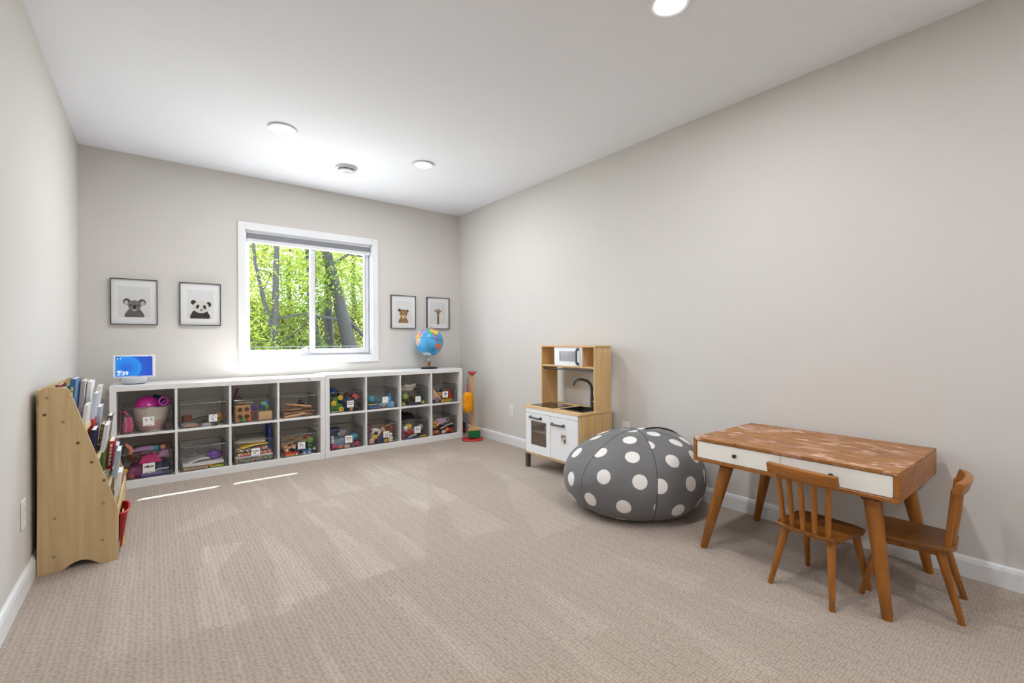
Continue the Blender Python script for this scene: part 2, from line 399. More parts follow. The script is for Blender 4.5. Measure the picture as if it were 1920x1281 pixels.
def leaf_mat(name, c):
    if name in MATS: return MATS[name]
    m = bpy.data.materials.new(name); m.use_nodes = True
    nt = m.node_tree; N, L = nt.nodes, nt.links
    N.remove(N['Principled BSDF'])
    tc = N.new('ShaderNodeTexCoord'); nz = N.new('ShaderNodeTexNoise'); nz.inputs['Scale'].default_value = 2.5; nz.inputs['Detail'].default_value = 4
    L.new(tc.outputs['Object'], nz.inputs['Vector'])
    rp = N.new('ShaderNodeValToRGB'); e = rp.color_ramp.elements
    a = srgb(*c); e[0].position = 0.3; e[0].color = (a[0] * 0.45, a[1] * 0.6, a[2] * 0.5, 1); e[1].position = 0.7; e[1].color = (min(1, a[0] * 1.35), min(1, a[1] * 1.2), a[2] * 1.3, 1)
    L.new(nz.outputs['Fac'], rp.inputs['Fac'])
    d = N.new('ShaderNodeBsdfDiffuse'); t = N.new('ShaderNodeBsdfTranslucent'); mx = N.new('ShaderNodeMixShader'); mx.inputs[0].default_value = 0.55
    L.new(rp.outputs['Color'], d.inputs['Color']); L.new(rp.outputs['Color'], t.inputs['Color'])
    L.new(d.outputs[0], mx.inputs[1]); L.new(t.outputs[0], mx.inputs[2]); L.new(mx.outputs[0], N['Material Output'].inputs['Surface'])
    MATS[name] = m
    return m
def leaves(name, n, centres, size, m, parent, rnd):
    verts, faces = [], []
    for i in range(n):
        c, r = rnd.choice(centres)
        while True:
            p = Vector((rnd.uniform(-1, 1), rnd.uniform(-1, 1), rnd.uniform(-1, 1)))
            if p.length < 1: break
        p = Vector(c) + Vector((p.x * r[0], p.y * r[1], p.z * r[2]))
        s = size * rnd.uniform(0.6, 1.4)
        M = Euler((rnd.uniform(-0.9, 0.9) + 0.5, rnd.uniform(-0.8, 0.8), rnd.uniform(0, 6.28))).to_matrix()
        k = len(verts)
        for q in ((0, -s, 0), (s * 0.5, 0, -s * 0.14), (0, s, -s * 0.2), (-s * 0.5, 0, -s * 0.14)): verts.append(tuple(p + M @ Vector(q)))
        faces += [(k, k + 1, k + 2), (k, k + 2, k + 3)]
    me = bpy.data.meshes.new(name); me.from_pydata(verts, [], faces); me.materials.append(m)
    o = bpy.data.objects.new(name, me); C.objects.link(o); o.parent = parent; o['kind'] = 'stuff'
    return o
def tree(label, base, trunk, branches, n, centres, size, lm, seed, name='tree', cat='tree', group=None):
    rnd = random.Random(seed)
    t = thing(name, label, cat, base, 0, group)
    b = B(); pts = [Vector(p[:3]) for p in trunk]
    tube(b, pts, [p[3] for p in trunk], 9)
    obj('trunk', b, bark_m, t, 60)
    for br in branches:
        b = B(); tube(b, [p[:3] for p in br], [p[3] for p in br], 6); obj('branch', b, bark_m, t, 60)
    leaves('foliage', n, centres, size, lm, t, rnd)
    return t
lg = leaf_mat('leaf_fresh', (104, 122, 48)); ly = leaf_mat('leaf_yellow', (132, 134, 74)); ld = leaf_mat('leaf_deep', (72, 92, 40))
tree('forked grey tree seen through the fixed left pane', (1.86, 10, -0.12), [(0, 0, 0, .10), (.0, 0, 1.0, .09), (.02, 0, 1.6, .065), (.05, 0, 2.6, .055), (0.09, 0, 5.0, .035)],
     [[(0, 0, 1.3, .045), (-.16, 0, 1.9, .04), (-.30, .1, 2.7, .034), (-.45, .2, 4.4, .02)], [(.02, 0, 1.6, .03), (.5, -.2, 1.72, .025), (1.1, -.3, 1.62, .018)],
      [(.0, 0, 1.2, .025), (-.35, -.2, 1.1, .02), (-.6, -.3, 1.5, .012)], [(.1, 0, 1.1, .02), (.5, -.1, 1.45, .016), (.8, -.2, 1.95, .01)]],
     4200, [((0, .1, 3.2), (1.0, .9, 1.6)), ((-.7, .3, 2.1), (.7, .7, .7)), ((.6, .2, 2.2), (.6, .7, .7))], .034, lg, 1)
tree('thick leaning tree trunk behind the sliding pane', (3.42, 10.2, -0.12), [(.08, 0, 0, .18), (0, 0, 1.0, .16), (-.22, 0, 2.0, .125), (-.45, 0, 2.9, .105), (-.8, 0, 4.8, .07)],
     [[(-.1, 0, 1.6, .04), (-.5, -.1, 1.68, .03), (-.95, -.2, 1.66, .02)], [(-.02, 0, 1.62, .05), (.25, -.1, 1.3, .045), (.7, -.2, 1.02, .035)], [(-.4, 0, 2.8, .04), (-.1, -.2, 3.05, .03), (.5, -.3, 3.0, .015)]],
     4200, [((0, .1, 3.4), (1.0, .8, 1.2)), ((-.6, .1, 2.6), (.7, .6, .8)), ((.5, .5, 2.3), (.5, .5, .7))], .034, lg, 2)
tree('slender leaning tree next to the window mullion', (2.84, 10.4, -0.12), [(.1, 0, 0, .09), (0, 0, .9, .085), (-.16, 0, 1.7, .07), (-.25, 0, 3.2, .05)], [], 500, [((-.2, .2, 3.1), (.6, .5, .9))], .05, ly, 3)
tree('slim upright tree between the two leaning trunks', (3.22, 11.0, -0.12), [(0, 0, 0, .12), (.0, 0, 1.0, .11), (-.04, 0, 1.9, .09), (-.05, 0, 3.6, .05)], [], 600, [((0, .2, 3.3), (.8, .6, 1.0))], .05, ly, 4)
for i, (x, y, lm, w, hgt, n, lab) in enumerate([
        (1.6, 13.0, ly, 1.3, 4.2, 2600, 'pale green leafy tree far behind the forked trunk'),
        (3.0, 14.0, lg, 1.4, 4.6, 2600, 'bright green leafy tree far behind the window mullion'),
        (4.6, 13.4, ly, 1.4, 4.4, 2600, 'pale yellow-green tree far behind the leaning trunk'),
        (6.3, 15.0, lg, 1.6, 4.8, 2200, 'bright green tree at the right of the woodland'),
        (2.2, 17.0, lg, 1.7, 5.4, 2400, 'distant green tree deep in the woodland left side'),
        (4.4, 17.5, ld, 1.8, 5.6, 2400, 'distant darker green tree deep in the woodland centre'),
        (6.8, 18.5, ly, 1.9, 5.6, 2000, 'distant pale tree deep in the woodland right side'),
        (0.2, 14.5, lg, 1.5, 4.6, 1800, 'bright green tree at the left of the woodland')]):
    tree(lab, (x, y, -0.12), [(0, 0, 0, .1), (.05, 0, 1.5, .085), (-.03, 0, 3.0, .06), (.05, 0, hgt, .03)],
         [[(.05, 0, 1.5, .035), (.5, .1, 2.2, .02), (.8, .1, 3.0, .01)], [(0, 0, 1.9, .03), (-.5, -.1, 2.5, .02), (-.9, 0, 3.0, .01)]],
         int(n * 7.5), [((0, 0, 3.9), (w * 1.15, .9, 1.1)), ((0, 0, 2.8), (w * 1.1, .9, 1.9)), ((-.4 * w, 0, 1.5), (w * .7, .7, .9)), ((.45 * w, 0, 1.6), (w * .7, .7, .9)), ((0, 0, .9), (w, .8, .6))], .043, lm, 20 + i)
for i, (x, y, w, lm, lab) in enumerate([(1.45, 9.6, .55, lg, 'green bush at the foot of the forked tree'), (2.35, 9.9, .6, ld, 'dense green bush right of the forked tree'),
                                       (3.05, 11.6, .5, ly, 'pale bush below the thin leaning tree'), (4.1, 11.4, .6, ly, 'pale bush right of the thick leaning trunk')]):
    tree(lab, (x, y, -0.12), [(0, 0, 0, .03), (.03, 0, .6, .022), (0, 0, 1.2, .012)], [[(0, 0, .3, .015), (.25, .1, .8, .01)], [(0, 0, .35, .015), (-.25, 0, .9, .01)]],
         2400, [((0, 0, .95), (w, .45, .8)), ((.1, 0, .6), (w, .5, .6))], .032, lm, 60 + i, 'bush', 'bush')
fe = thing('garden_fence', 'thin black metal fence below the trees outside', 'fence', (2.4, 8.6, -0.1))
fm = mat('fence_black', (38, 40, 42), 0.5)
b = B(); box(b, -2.4, 2.4, -.008, .008, 1.05, 1.064); obj('rail', b, fm, fe)
b = B(); box(b, -2.4, 2.4, -.012, .012, .15, .175); obj('rail', b, fm, fe)
b = B(); box(b, -.004, .004, -.004, .004, 0.0, 1.05); pk = obj('picket', b, fm, fe, None, (-2.35, 0, 0))
for k in range(1, 40):
    o = pk.copy(); C.objects.link(o); o.parent = fe; o.location = (-2.35 + k * 0.12, 0, 0)
# ------------------------------------------------------------ ceiling fixtures
lens_m = emit_mat('lamp_lens', (1.0, 0.97, 0.92), 6.0)
def downlight(x, y, label):
    t = thing('recessed_light', label, 'ceiling light', (x, y, ZC), 0, 'recessed ceiling lights')
    b = B(); lathe(b, [(0.064, -0.002), (0.070, -0.010), (0.080, -0.013), (0.089, -0.011), (0.091, -0.006), (0.087, 0.0)], 48); obj('trim_ring', b, trim_m, t, 50)
    b = B(); lathe(b, [(0.0, -0.0045), (0.066, -0.0045), (0.066, -0.002), (0.0, -0.002)], 48); obj('lens', b, lens_m, t, 50)
    l = bpy.data.lights.new('lamp', 'AREA'); l.shape = 'DISK'; l.size = 0.12; l.energy = LAMP_WATTS; l.color = (0.95, 0.975, 1.0)
    o = bpy.data.objects.new('lamp', l); C.objects.link(o); o.parent = t; o.location = (0, 0, -0.012)
downlight(0.705, 3.47, 'round recessed ceiling light nearest the left wall')
downlight(1.771, 3.468, 'round recessed ceiling light right of the smoke detector')
downlight(1.775, 1.15, 'large round recessed light at the top edge of the picture')
downlight(0.705, 1.15, 'recessed ceiling light overhead of the viewer, out of view')
downlight(0.705, -0.95, 'recessed ceiling light behind the viewer on the left, out of view')
downlight(1.775, -0.95, 'recessed ceiling light behind the viewer on the right, out of view')
t = thing('smoke_detector', 'round white smoke detector on the ceiling between two lights', 'smoke detector', (1.29, 3.93, ZC))
pl = mat('detector_white', (226, 227, 228), 0.5, 0.02)
b = B(); lathe(b, [(0.088, 0), (0.088, -0.012), (0.082, -0.02), (0.0, -0.02)], 40); obj('base', b, pl, t, 40)
b = B(); lathe(b, [(0.066, -0.02), (0.066, -0.032), (0.0, -0.032)], 40); obj('vent_band', b, mat('vent_grey', (120, 124, 130), 0.6), t, 40)
b = B(); lathe(b, [(0.07, -0.032), (0.068, -0.040), (0.05, -0.048), (0.0, -0.050)], 40); obj('cover', b, pl, t, 40)
b = B(); lathe(b, [(0.034, -0.046), (0.034, -0.053), (0.03, -0.055), (0, -0.055)], 32); obj('test_button', b, trim_m, t, 40)
for k in range(8):
    a = k * PI / 4; b = B(); box(b, 0.060, 0.068, -0.003, 0.003, -0.032, -0.02); obj('vent_rib', b, pl, t, None, None, (0, 0, a))

# ------------------------------------------------------------ wall outlets
def outlet(loc, rz, label, kind='duplex'):
    t = thing('wall_outlet', label, 'outlet', loc, rz)
    b = B(); box(b, -0.036, 0.036, -0.006, 0, -0.06, 0.06, 0.003, 2); obj('cover_plate', b, trim_m, t)
    b = B(); box(b, -0.017, 0.017, -0.0085, -0.006, -0.034, 0.034, 0.001); f = obj('socket_face', b, mat('socket_white', (228, 228, 228), 0.4), t)
    for z in (-0.018, 0.018):
        for x in (-0.006, 0.006):
            b = B(); box(b, x - 0.001, x + 0.001, -0.0087, -0.008, z - 0.004, z + 0.004); obj('slot', b, mat('slot_dark', (70, 70, 70), 0.6), f)
outlet((XR, 3.665, 0.342), PI / 2 * -1, 'white wall outlet between the broom stand and the play kitchen')
outlet((XR, 2.235, 0.37), PI / 2 * -1, 'white wall outlet between play kitchen and bean bag')
outlet((XL, 2.785, 0.335), PI / 2, 'white wall outlet beside the wooden book rack')

# ------------------------------------------------------------ cube shelves
white_m = mat('laminate_white', (236, 236, 236), 0.4, 0.012, 6)
SY0, SY1 = 4.28, 4.636
CELLS = {}
def cube_shelf(row, x0, w, top, label):
    t = thing('cube_shelf', label, 'shelf', (x0, SY0, 0), 0)
    d = SY1 - SY0; e = 0.038; i = 0.016
    bz = 0.055; mz = 0.375 * top / 0.745; tz = top - e
    b = B(); box(b, 0, w, 0, d, tz, top, 0.0015); obj('top_board', b, white_m, t)
    b = B(); box(b, 0, e, 0, d, 0, tz, 0.0015); obj('side_panel', b, white_m, t)
    b = B(); box(b, w - e, w, 0, d, 0, tz, 0.0015); obj('side_panel', b, white_m, t)
    b = B(); box(b, e, w - e, 0, d, 0.0, bz, 0.0015); obj('bottom_board', b, white_m, t)
    b = B(); box(b, e, w - e, 0.002, d, mz, mz + i, 0.001); obj('middle_shelf', b, white_m, t)
    cw = (w - 2 * e - 3 * i) / 4
    for k in range(3):
        x = e + cw * (k + 1) + i * k
        b = B(); box(b, x, x + i, 0.0025, d, bz, mz, 0.001); obj('divider', b, white_m, t)
        b = B(); box(b, x, x + i, 0.0025, d, mz + i, tz, 0.001); obj('divider', b, white_m, t)
    for k in range(4):
        xc = x0 + e + k * (cw + i) + cw / 2
        CELLS[('T', row + k)] = (xc, SY0, mz + i, cw); CELLS[('B', row + k)] = (xc, SY0, bz, cw)
    return t
s1 = cube_shelf(1, -0.25, 1.459, 0.740, 'white eight-cube shelf below the smart display and window')
cube_shelf(5, 1.211, 1.442, 0.752, 'white eight-cube shelf carrying the globe, beside the broom stand')
b = B(); box(b, 0, 0.028, -0.0006, 0.0, 0, 0.006); obj('maker_mark', b, mat('mark_grey', (110, 110, 110), 0.6), s1, None, (1.31, 0.0, 0.716))

# ------------------------------------------------------------ clear bins
plastic = clear_mat('clear_plastic', (0.985, 0.983, 0.98), 0.025, 0.06)
edge_m = clear_mat('plastic_edge', (0.62, 0.60, 0.59), 0.25, 0.15)
card_m = mat('card_white', (246, 246, 246), 0.6, 0.01)
BINS = {}
BW, BD, BH, BT = 0.292, 0.31, 0.186, 0.0025
def clear_bin(key, label, front, card, marks, handle=True, dx=0.0):
    xc, y, z, cw = CELLS[key]
    x = xc + dx; y = y + front
    BINS[key] = (x, y, z + 0.001)
    t = thing('storage_bin', label, 'storage bin', (x, y, z + 0.0005))
    w = BW / 2
    b = B()
    box(b, -w, w, 0, BD, 0, BT)
    box(b, -w, w, 0, BT, BT, BH); box(b, -w, w, BD - BT, BD, BT, BH)
    box(b, -w, -w + BT, BT, BD - BT, BT, BH); box(b, w - BT, w, BT, BD - BT, BT, BH)
    obj('bin_body', b, plastic, t)
    r = 0.0024
    b = B()
    q = [(-w, 0), (w, 0), (w, BD), (-w, BD)]
    for k in range(4):
        p0, p1 = q[k], q[(k + 1) % 4]
        tube(b, [(p0[0], p0[1], BH), (p1[0], p1[1], BH)], r, 6)
        tube(b, [(p0[0], p0[1], 0.003), (p1[0], p1[1], 0.003)], r, 6)
        tube(b, [(p0[0], p0[1], 0.003), (p0[0], p0[1], BH)], r * 0.8, 6)
    obj('rim', b, edge_m, t, 60)
    if handle:
        b = B(); hp = [(-0.034 + (0.012 * math.cos(a) if a > PI / 2 and a < 1.5 * PI else 0.068 + 0.012 * math.cos(a)), -0.001, BH - 0.035 + 0.012 * math.sin(a)) for a in [k * PI / 8 for k in range(17)]]
        tube(b, hp, 0.0022, 6); obj('handle_opening', b, mat('handle_edge', (70, 66, 64), 0.4), t, 60)
    if card:
        cx, cz, s = card
        b = B(); box(b, -s / 2, s / 2, -0.0016, 0, -s / 2, s / 2); c = obj('label_card', b, card_m, t, None, (cx, -0.0028, cz))
        rnd = random.Random(str(key))
        groups = {}
        for (mx, mz, mr, mc) in marks:
            groups.setdefault(mc, []).append((mx, mz, mr))
        for mc, L in groups.items():
            b = B()
            for mx, mz, mr in L:
                for u in range(3):
                    a = rnd.uniform(0, 3)
                    flat(b, oval((mx + rnd.uniform(-.05, .05)) * s, (mz + rnd.uniform(-.04, .04)) * s, mr * s * rnd.uniform(.5, 1), mr * s * rnd.uniform(.18, .45), 8, a), -0.0019 - u * 0.0001)
            obj('printed_picture', b, col(mc), c)
        b = B(); x0 = -s * 0.33
        while x0 < s * 0.3:
            wd = rnd.uniform(.05, .11) * s; flat(b, [(x0, -s * .43), (x0 + wd, -s * .43), (x0 + wd, -s * .385), (x0, -s * .385)], -0.0019); x0 += wd + s * 0.03
        obj('printed_caption', b, col((70, 70, 75)), c)
BK = (40, 40, 44); PKm = (214, 120, 130)
clear_bin(('T', 1), 'clear bin holding a rope basket and pink purse, upper left corner', 0.025, (0.012, 0.082, 0.066), [(-.2, .15, .17, (205, 150, 135)), (.22, .22, .17, (150, 150, 145))], False)
clear_bin(('T', 2), 'clear half-empty bin with green twigs and spiky yellow toy', 0.025, (0.06, 0.064, 0.056), [(-.2, .15, .13, (200, 60, 60)), (.05, .28, .13, (70, 90, 190)), (.25, .08, .13, (220, 170, 60)), (0, -.15, .17, (70, 130, 200))], False)
clear_bin(('T', 3), 'clear bin with holed cardboard box and earth puzzle ball', 0.02, None, [], False)
clear_bin(('T', 4), 'clear bin filled with rough wooden sticks', 0.03, None, [], True)
clear_bin(('T', 5), 'clear bin packed with toy cars and a tractor', 0.03, (0.03, 0.072, 0.062), [(-.28, .22, .15, BK), (.02, .22, .15, BK), (.28, .22, .15, BK), (-.25, -.08, .15, BK), (.05, -.08, .13, BK), (.28, -.06, .13, BK)], False)
clear_bin(('T', 6), 'clear bin of light blue toys', 0.02, (0.02, 0.085, 0.058), [(-.1, .2, .12, (190, 200, 190)), (.15, .0, .12, (190, 200, 190))])
clear_bin(('T', 7), 'clear bin of dinosaurs topped by a white plush', 0.03, (0.03, 0.06, 0.058), [(-.05, .1, .15, (190, 185, 180)), (.2, .05, .1, (190, 150, 150))], False)
clear_bin(('T', 8), 'clear bin of wooden play pieces in the upper right cube', 0.025, (0.0, 0.085, 0.066), [(0, .15, .28, (80, 120, 190)), (.15, .1, .14, (200, 90, 70)), (-.15, -.05, .14, (220, 160, 80))])
clear_bin(('B', 1), 'clear bin of dolls and pink dress-up cloth, lower left corner', 0.03, (0.012, 0.072, 0.07), [(-.3, .1, .16, (120, 70, 70)), (-.08, .15, .16, (80, 60, 60)), (.15, .12, .16, (130, 80, 90)), (.33, .15, .14, (90, 60, 70))], False)
clear_bin(('B', 2), 'clear bin of white trays and a purple bag', 0.03, None, [])
clear_bin(('B', 3), 'clear bin stacked with puzzle boards and a blue panel', 0.02, (0.005, 0.085, 0.062), [(-.25, .15, .17, (170, 70, 90)), (.05, .2, .17, (80, 80, 130)), (.28, .1, .14, (190, 90, 70)), (-.1, -.1, .16, (90, 120, 110))], False)
clear_bin(('B', 4), 'clear bin of wooden train tracks and engines', 0.02, (0.01, 0.086, 0.06), [(-.15, .22, .2, (150, 150, 150)), (.1, .12, .17, (200, 90, 80)), (-.2, -.05, .14, (200, 120, 90)), (.25, -.1, .14, (90, 130, 170))])
clear_bin(('B', 5), 'clear bin of teal and pink doll things', 0.025, (0.012, 0.085, 0.066), [(-.22, .18, .15, (190, 110, 100)), (.02, .2, .15, (110, 120, 150)), (.24, .15, .14, (190, 120, 120)), (-.1, -.08, .15, (120, 140, 150)), (.2, -.1, .14, (200, 120, 110))])
clear_bin(('B', 6), 'clear bin of plush animals with a white pony', 0.02, (0.03, 0.085, 0.06), [(-.2, .2, .13, (220, 180, 100)), (.22, .1, .15, (60, 70, 120)), (-.05, -.12, .16, BK), (.22, -.15, .12, (90, 90, 110))])
clear_bin(('B', 7), 'clear bin with black cloth hung over its back', 0.025, (0.02, 0.088, 0.068), [(-.2, .2, .12, BK), (.15, .22, .1, (180, 60, 70)), (.0, .0, .13, (110, 110, 120)), (-.22, -.1, .12, (200, 130, 120)), (.2, -.05, .12, BK)])
clear_bin(('B', 8), 'clear bin of bright toy packets in the lower right cube', 0.03, None, [], False)

# ------------------------------------------------------------ toys
def dome_cloth(bm, sx, sy, sz, seed, n=14):
    vs = {}
    for j in range(n + 1):
        for i in range(n + 1):
            u, v = 2 * i / n - 1, 2 * j / n - 1
            h = max(0, (1 - u ** 4)) * max(0, (1 - v ** 4))
            z = h * (0.65 + 0.45 * noise.noise((u * 2.3 + seed, v * 2.3, seed * 1.7)) + 0.2 * noise.noise((u * 6, v * 6, seed)))
            e = 1 + 0.12 * noise.noise((u * 3, v * 3 + seed, 4))
            vs[i, j] = bm.verts.new((u * sx / 2 * e, v * sy / 2 * e, max(0.001, z * sz)))
    for j in range(n):
        for i in range(n): bm.faces.new((vs[i, j], vs[i + 1, j], vs[i + 1, j + 1], vs[i, j + 1]))
    rim = [vs[i, 0] for i in range(n)] + [vs[n, j] for j in range(n)] + [vs[n - i, n] for i in range(n)] + [vs[0, n - j] for j in range(n)]
    low = [bm.verts.new((v.co.x * .97, v.co.y * .97, 0)) for v in rim]
    for k in range(len(rim)):
        bm.faces.new((rim[k], low[k], low[(k + 1) % len(rim)], rim[(k + 1) % len(rim)]))
    bm.faces.new(low)
def toy_shape(kind, s, seed):
    sx, sy, sz = s; b = B(); sm = 50
    if kind == 'block': box(b, -sx / 2, sx / 2, -sy / 2, sy / 2, 0, sz, min(s) * 0.12, 2)
    elif kind == 'ball': ellip(b, (0, 0, sz / 2), (sx / 2, sy / 2, sz / 2), 3); sm = 180
    elif kind == 'spiky':
        ellip(b, (0, 0, sz / 2), (sx / 2, sy / 2, sz / 2), 2)
        for k, v in enumerate(list(b.verts)):
            if k % 3 == 0: v.co = Vector((0, 0, sz / 2)) + (v.co - Vector((0, 0, sz / 2))) * 1.45
        mz = min(v.co.z for v in b.verts)
        for v in b.verts: v.co.z -= mz
        sm = 20
    elif kind == 'figure':
        lathe(b, [(0, 0), (sx * .42, 0), (sx * .48, sz * .1), (sx * .36, sz * .38), (sx * .24, sz * .55), (sx * .16, sz * .6), (sx * .3, sz * .68), (sx * .36, sz * .8), (sx * .28, sz * .94), (0, sz)], 14); sm = 60
        tube(b, [(-sx * .22, 0, sz * .52), (-sx * .5, -sy * .1, sz * .36)], [sx * .11, sx * .08], 6); tube(b, [(sx * .22, 0, sz * .52), (sx * .5, -sy * .1, sz * .36)], [sx * .11, sx * .08], 6)
    elif kind == 'stick':
        rnd = random.Random(seed); n = 5
        tube(b, [(-sx / 2 + sx * k / n, rnd.uniform(-.15, .15) * sy, sz / 2 + rnd.uniform(-.12, .12) * sz) for k in range(n + 1)], [sz / 2 * rnd.uniform(.75, 1.05) for k in range(n + 1)], 8); sm = 50
    elif kind == 'sheet':
        vs = []
        for i in range(7):
            u = i / 6
            z = sz * (0.25 + 0.6 * math.sin(u * PI) * 0.5)
            vs.append((u, z))
        pr_ = [(-sx / 2 + sx * u, z) for u, z in vs] + [(sx / 2 - sx * u, vs[-1 - k][1] - sz * .25) for k, (u, z) in enumerate(vs)]
        prism(b, pr_, 'Y', -sy / 2, sy / 2)
    elif kind == 'board':
        box(b, -sx / 2, sx / 2, -sy / 2, sy / 2, 0, sz * .6, min(s) * .15)
        rnd = random.Random(seed)
        for i in range(4):
            for j in range(3):
                x0 = -sx / 2 + sx * (i + .1) / 4; y0 = -sy / 2 + sy * (j + .1) / 3
                box(b, x0, x0 + sx * .2, y0, y0 + sy * .27, sz * .6, sz * rnd.uniform(.8, 1))
    elif kind == 'bag':
        ellip(b, (0, 0, sz / 2), (sx / 2, sy / 2, sz / 2), 3)
        for v in b.verts:
            q = v.co - Vector((0, 0, sz / 2)); f = 1 + .22 * noise.noise((q.x / sx * 5 + seed, q.y / sy * 3, q.z / sz * 5))
            v.co = Vector((0, 0, sz / 2)) + q * f
            v.co.z = max(0.0, v.co.z)
        sm = 180
    elif kind == 'cloth': dome_cloth(b, sx, sy, sz, seed); sm = 180
    elif kind == 'ring':
        n = 20; pts = [(sx / 2 * .8 * math.cos(2 * PI * k / n), sz / 2 * .0, sz / 2 + sz / 2 * .8 * math.sin(2 * PI * k / n)) for k in range(n + 1)]
        tube(b, pts, sx * .1, 8, False); sm = 180
    elif kind == 'cup': lathe(b, [(0, 0), (sx * .36, 0), (sx * .5, sz), (sx * .44, sz), (sx * .32, sz * .08), (0, sz * .08)], 18); sm = 40
    elif kind == 'tube': tube(b, [(-sx / 2, 0, sz / 2), (-sx * .4, 0, sz / 2), (sx * .4, 0, sz / 2), (sx / 2, 0, sz / 2)], [sz * .38, sz / 2, sz / 2, sz * .38], 12); sm = 40
    elif kind == 'cone': lathe(b, [(0, 0), (sx / 2, 0), (sx / 2, sz * .06), (sx * .12, sz * .92), (0, sz)], 18); sm = 50
    elif kind == 'tail':
        P = [(0, 0), (.12, .28), (.05, .55), (-.3, .85), (-.55, .95), (-.5, .7), (-.22, .42), (-.18, .2), (-.32, -.05), (-.05, -.08), (.25, -.1)]
        prism(b, [(p[0] * sx, (p[1] + .1) * sz) for p in P], 'Y', -sy / 2, sy / 2, sy * .2)
    elif kind == 'triangle': prism(b, [(-sx / 2, 0), (sx / 2, 0), (-sx * .28, sz), (-sx * .42, sz)], 'Y', -sy / 2, sy / 2, min(s) * .1)
    elif kind == 'train':
        box(b, -sx / 2, sx / 2, -sy / 2, sy / 2, sz * .25, sz * .6, sz * .06); box(b, -sx / 2, -sx * .1, -sy * .45, sy * .45, sz * .6, sz, sz * .06)
        tube(b, [(sx * .25, 0, sz * .6), (sx * .25, 0, sz * .9)], sy * .14, 10)
    elif kind == 'car':
        prism(b, [(-sx / 2, sz * .22), (sx / 2, sz * .22), (sx / 2, sz * .5), (sx * .26, sz * .58), (sx * .12, sz), (-sx * .26, sz), (-sx * .38, sz * .6), (-sx / 2, sz * .56)], 'Y', -sy / 2, sy / 2, sz * .06)
    elif kind == 'flower':
        for k in range(6):
            a = k * PI / 3; ellip(b, (sx * .3 * math.cos(a), 0, sz / 2 + sz * .3 * math.sin(a)), (sx * .19, sy / 2, sz * .19), 2)
        ellip(b, (0, -sy * .1, sz / 2), (sx * .2, sy / 2, sz * .2), 2); sm = 180
    elif kind == 'pony':
        ellip(b, (0, 0, sz * .48), (sx * .36, sy * .4, sz * .2), 2); ellip(b, (sx * .38, -sy * .05, sz * .74), (sx * .17, sy * .28, sz * .15), 2)
        tube(b, [(sx * .22, 0, sz * .5), (sx * .34, 0, sz * .72)], [sz * .14, sz * .11], 8); ellip(b, (sx * .5, -sy * .05, sz * .68), (sx * .1, sy * .2, sz * .09), 2)
        for x in (-.24, .2):
            for y in (-.22, .22): tube(b, [(x * sx, y * sy, sz * .42), (x * sx * 1.1, y * sy, 0)], [sz * .1, sz * .075], 8)
        for y in (-.12, .12): tube(b, [(sx * .32, y * sy, sz * .85), (sx * .3, y * sy, sz)], [sz * .05, sz * .01], 6)
        tube(b, [(-sx * .34, 0, sz * .52), (-sx * .5, 0, sz * .3)], [sz * .07, sz * .03], 6); sm = 180
    elif kind == 'lump':
        for k, (dx, dy, dz, r) in enumerate([(0, 0, .4, .4), (.28, 0, .55, .26), (-.3, .05, .35, .28), (.42, -.05, .72, .16), (-.1, -.2, .6, .25), (.1, .2, .3, .3)]):
            ellip(b, (dx * sx, dy * sy, dz * sz), (r * sx, r * sy * .9, r * sz), 2)
        for v in b.verts: v.co += Vector((noise.noise(v.co * 60), noise.noise(v.co * 60 + Vector((5, 5, 5))), noise.noise(v.co * 60 + Vector((9, 1, 3))))) * .006
        for v in b.verts: v.co.z = max(0, v.co.z)
        sm = 180
    return b, sm
def toy(key, kind, name, cat, c, pos, s, label, rot=(0, 0, 0), group=None, rough=0.45, m=None):
    X, Y, Z = BINS[key] if isinstance(key, tuple) else key
    b, sm = toy_shape(kind, s, pos[0] * 91 + pos[1] * 37 + pos[2] * 11 + len(label))
    R = Euler([math.radians(a) for a in rot])
    mm = m or col(c, rough)
    if kind in ('car', 'train'):
        o = thing(name, label, cat, (X + pos[0], Y + pos[1], Z + BT + pos[2]), 0, group)
        o.rotation_euler = R
        obj('body', b, mm, o, sm)
        wr = s[2] * (.26 if kind == 'car' else .2); wc = (235, 195, 30) if 'yellow wheels' in label else ((238, 238, 232) if kind == 'train' else (34, 34, 36))
        for wx in (-.3, .3):
            for sy_ in (-1, 1):
                b2 = B(); tube(b2, [(wx * s[0], sy_ * s[1] * .42, wr), (wx * s[0], sy_ * s[1] * .56, wr)], wr, 14); obj('wheel', b2, col(wc), o, 40)
        return o
    o = obj(name, b, mm, None, sm, (X + pos[0], Y + pos[1], Z + BT + pos[2]), R)
    tag(o, label, cat, group)
    return o
T = lambda k: ('T', k)
Bo = lambda k: ('B', k)
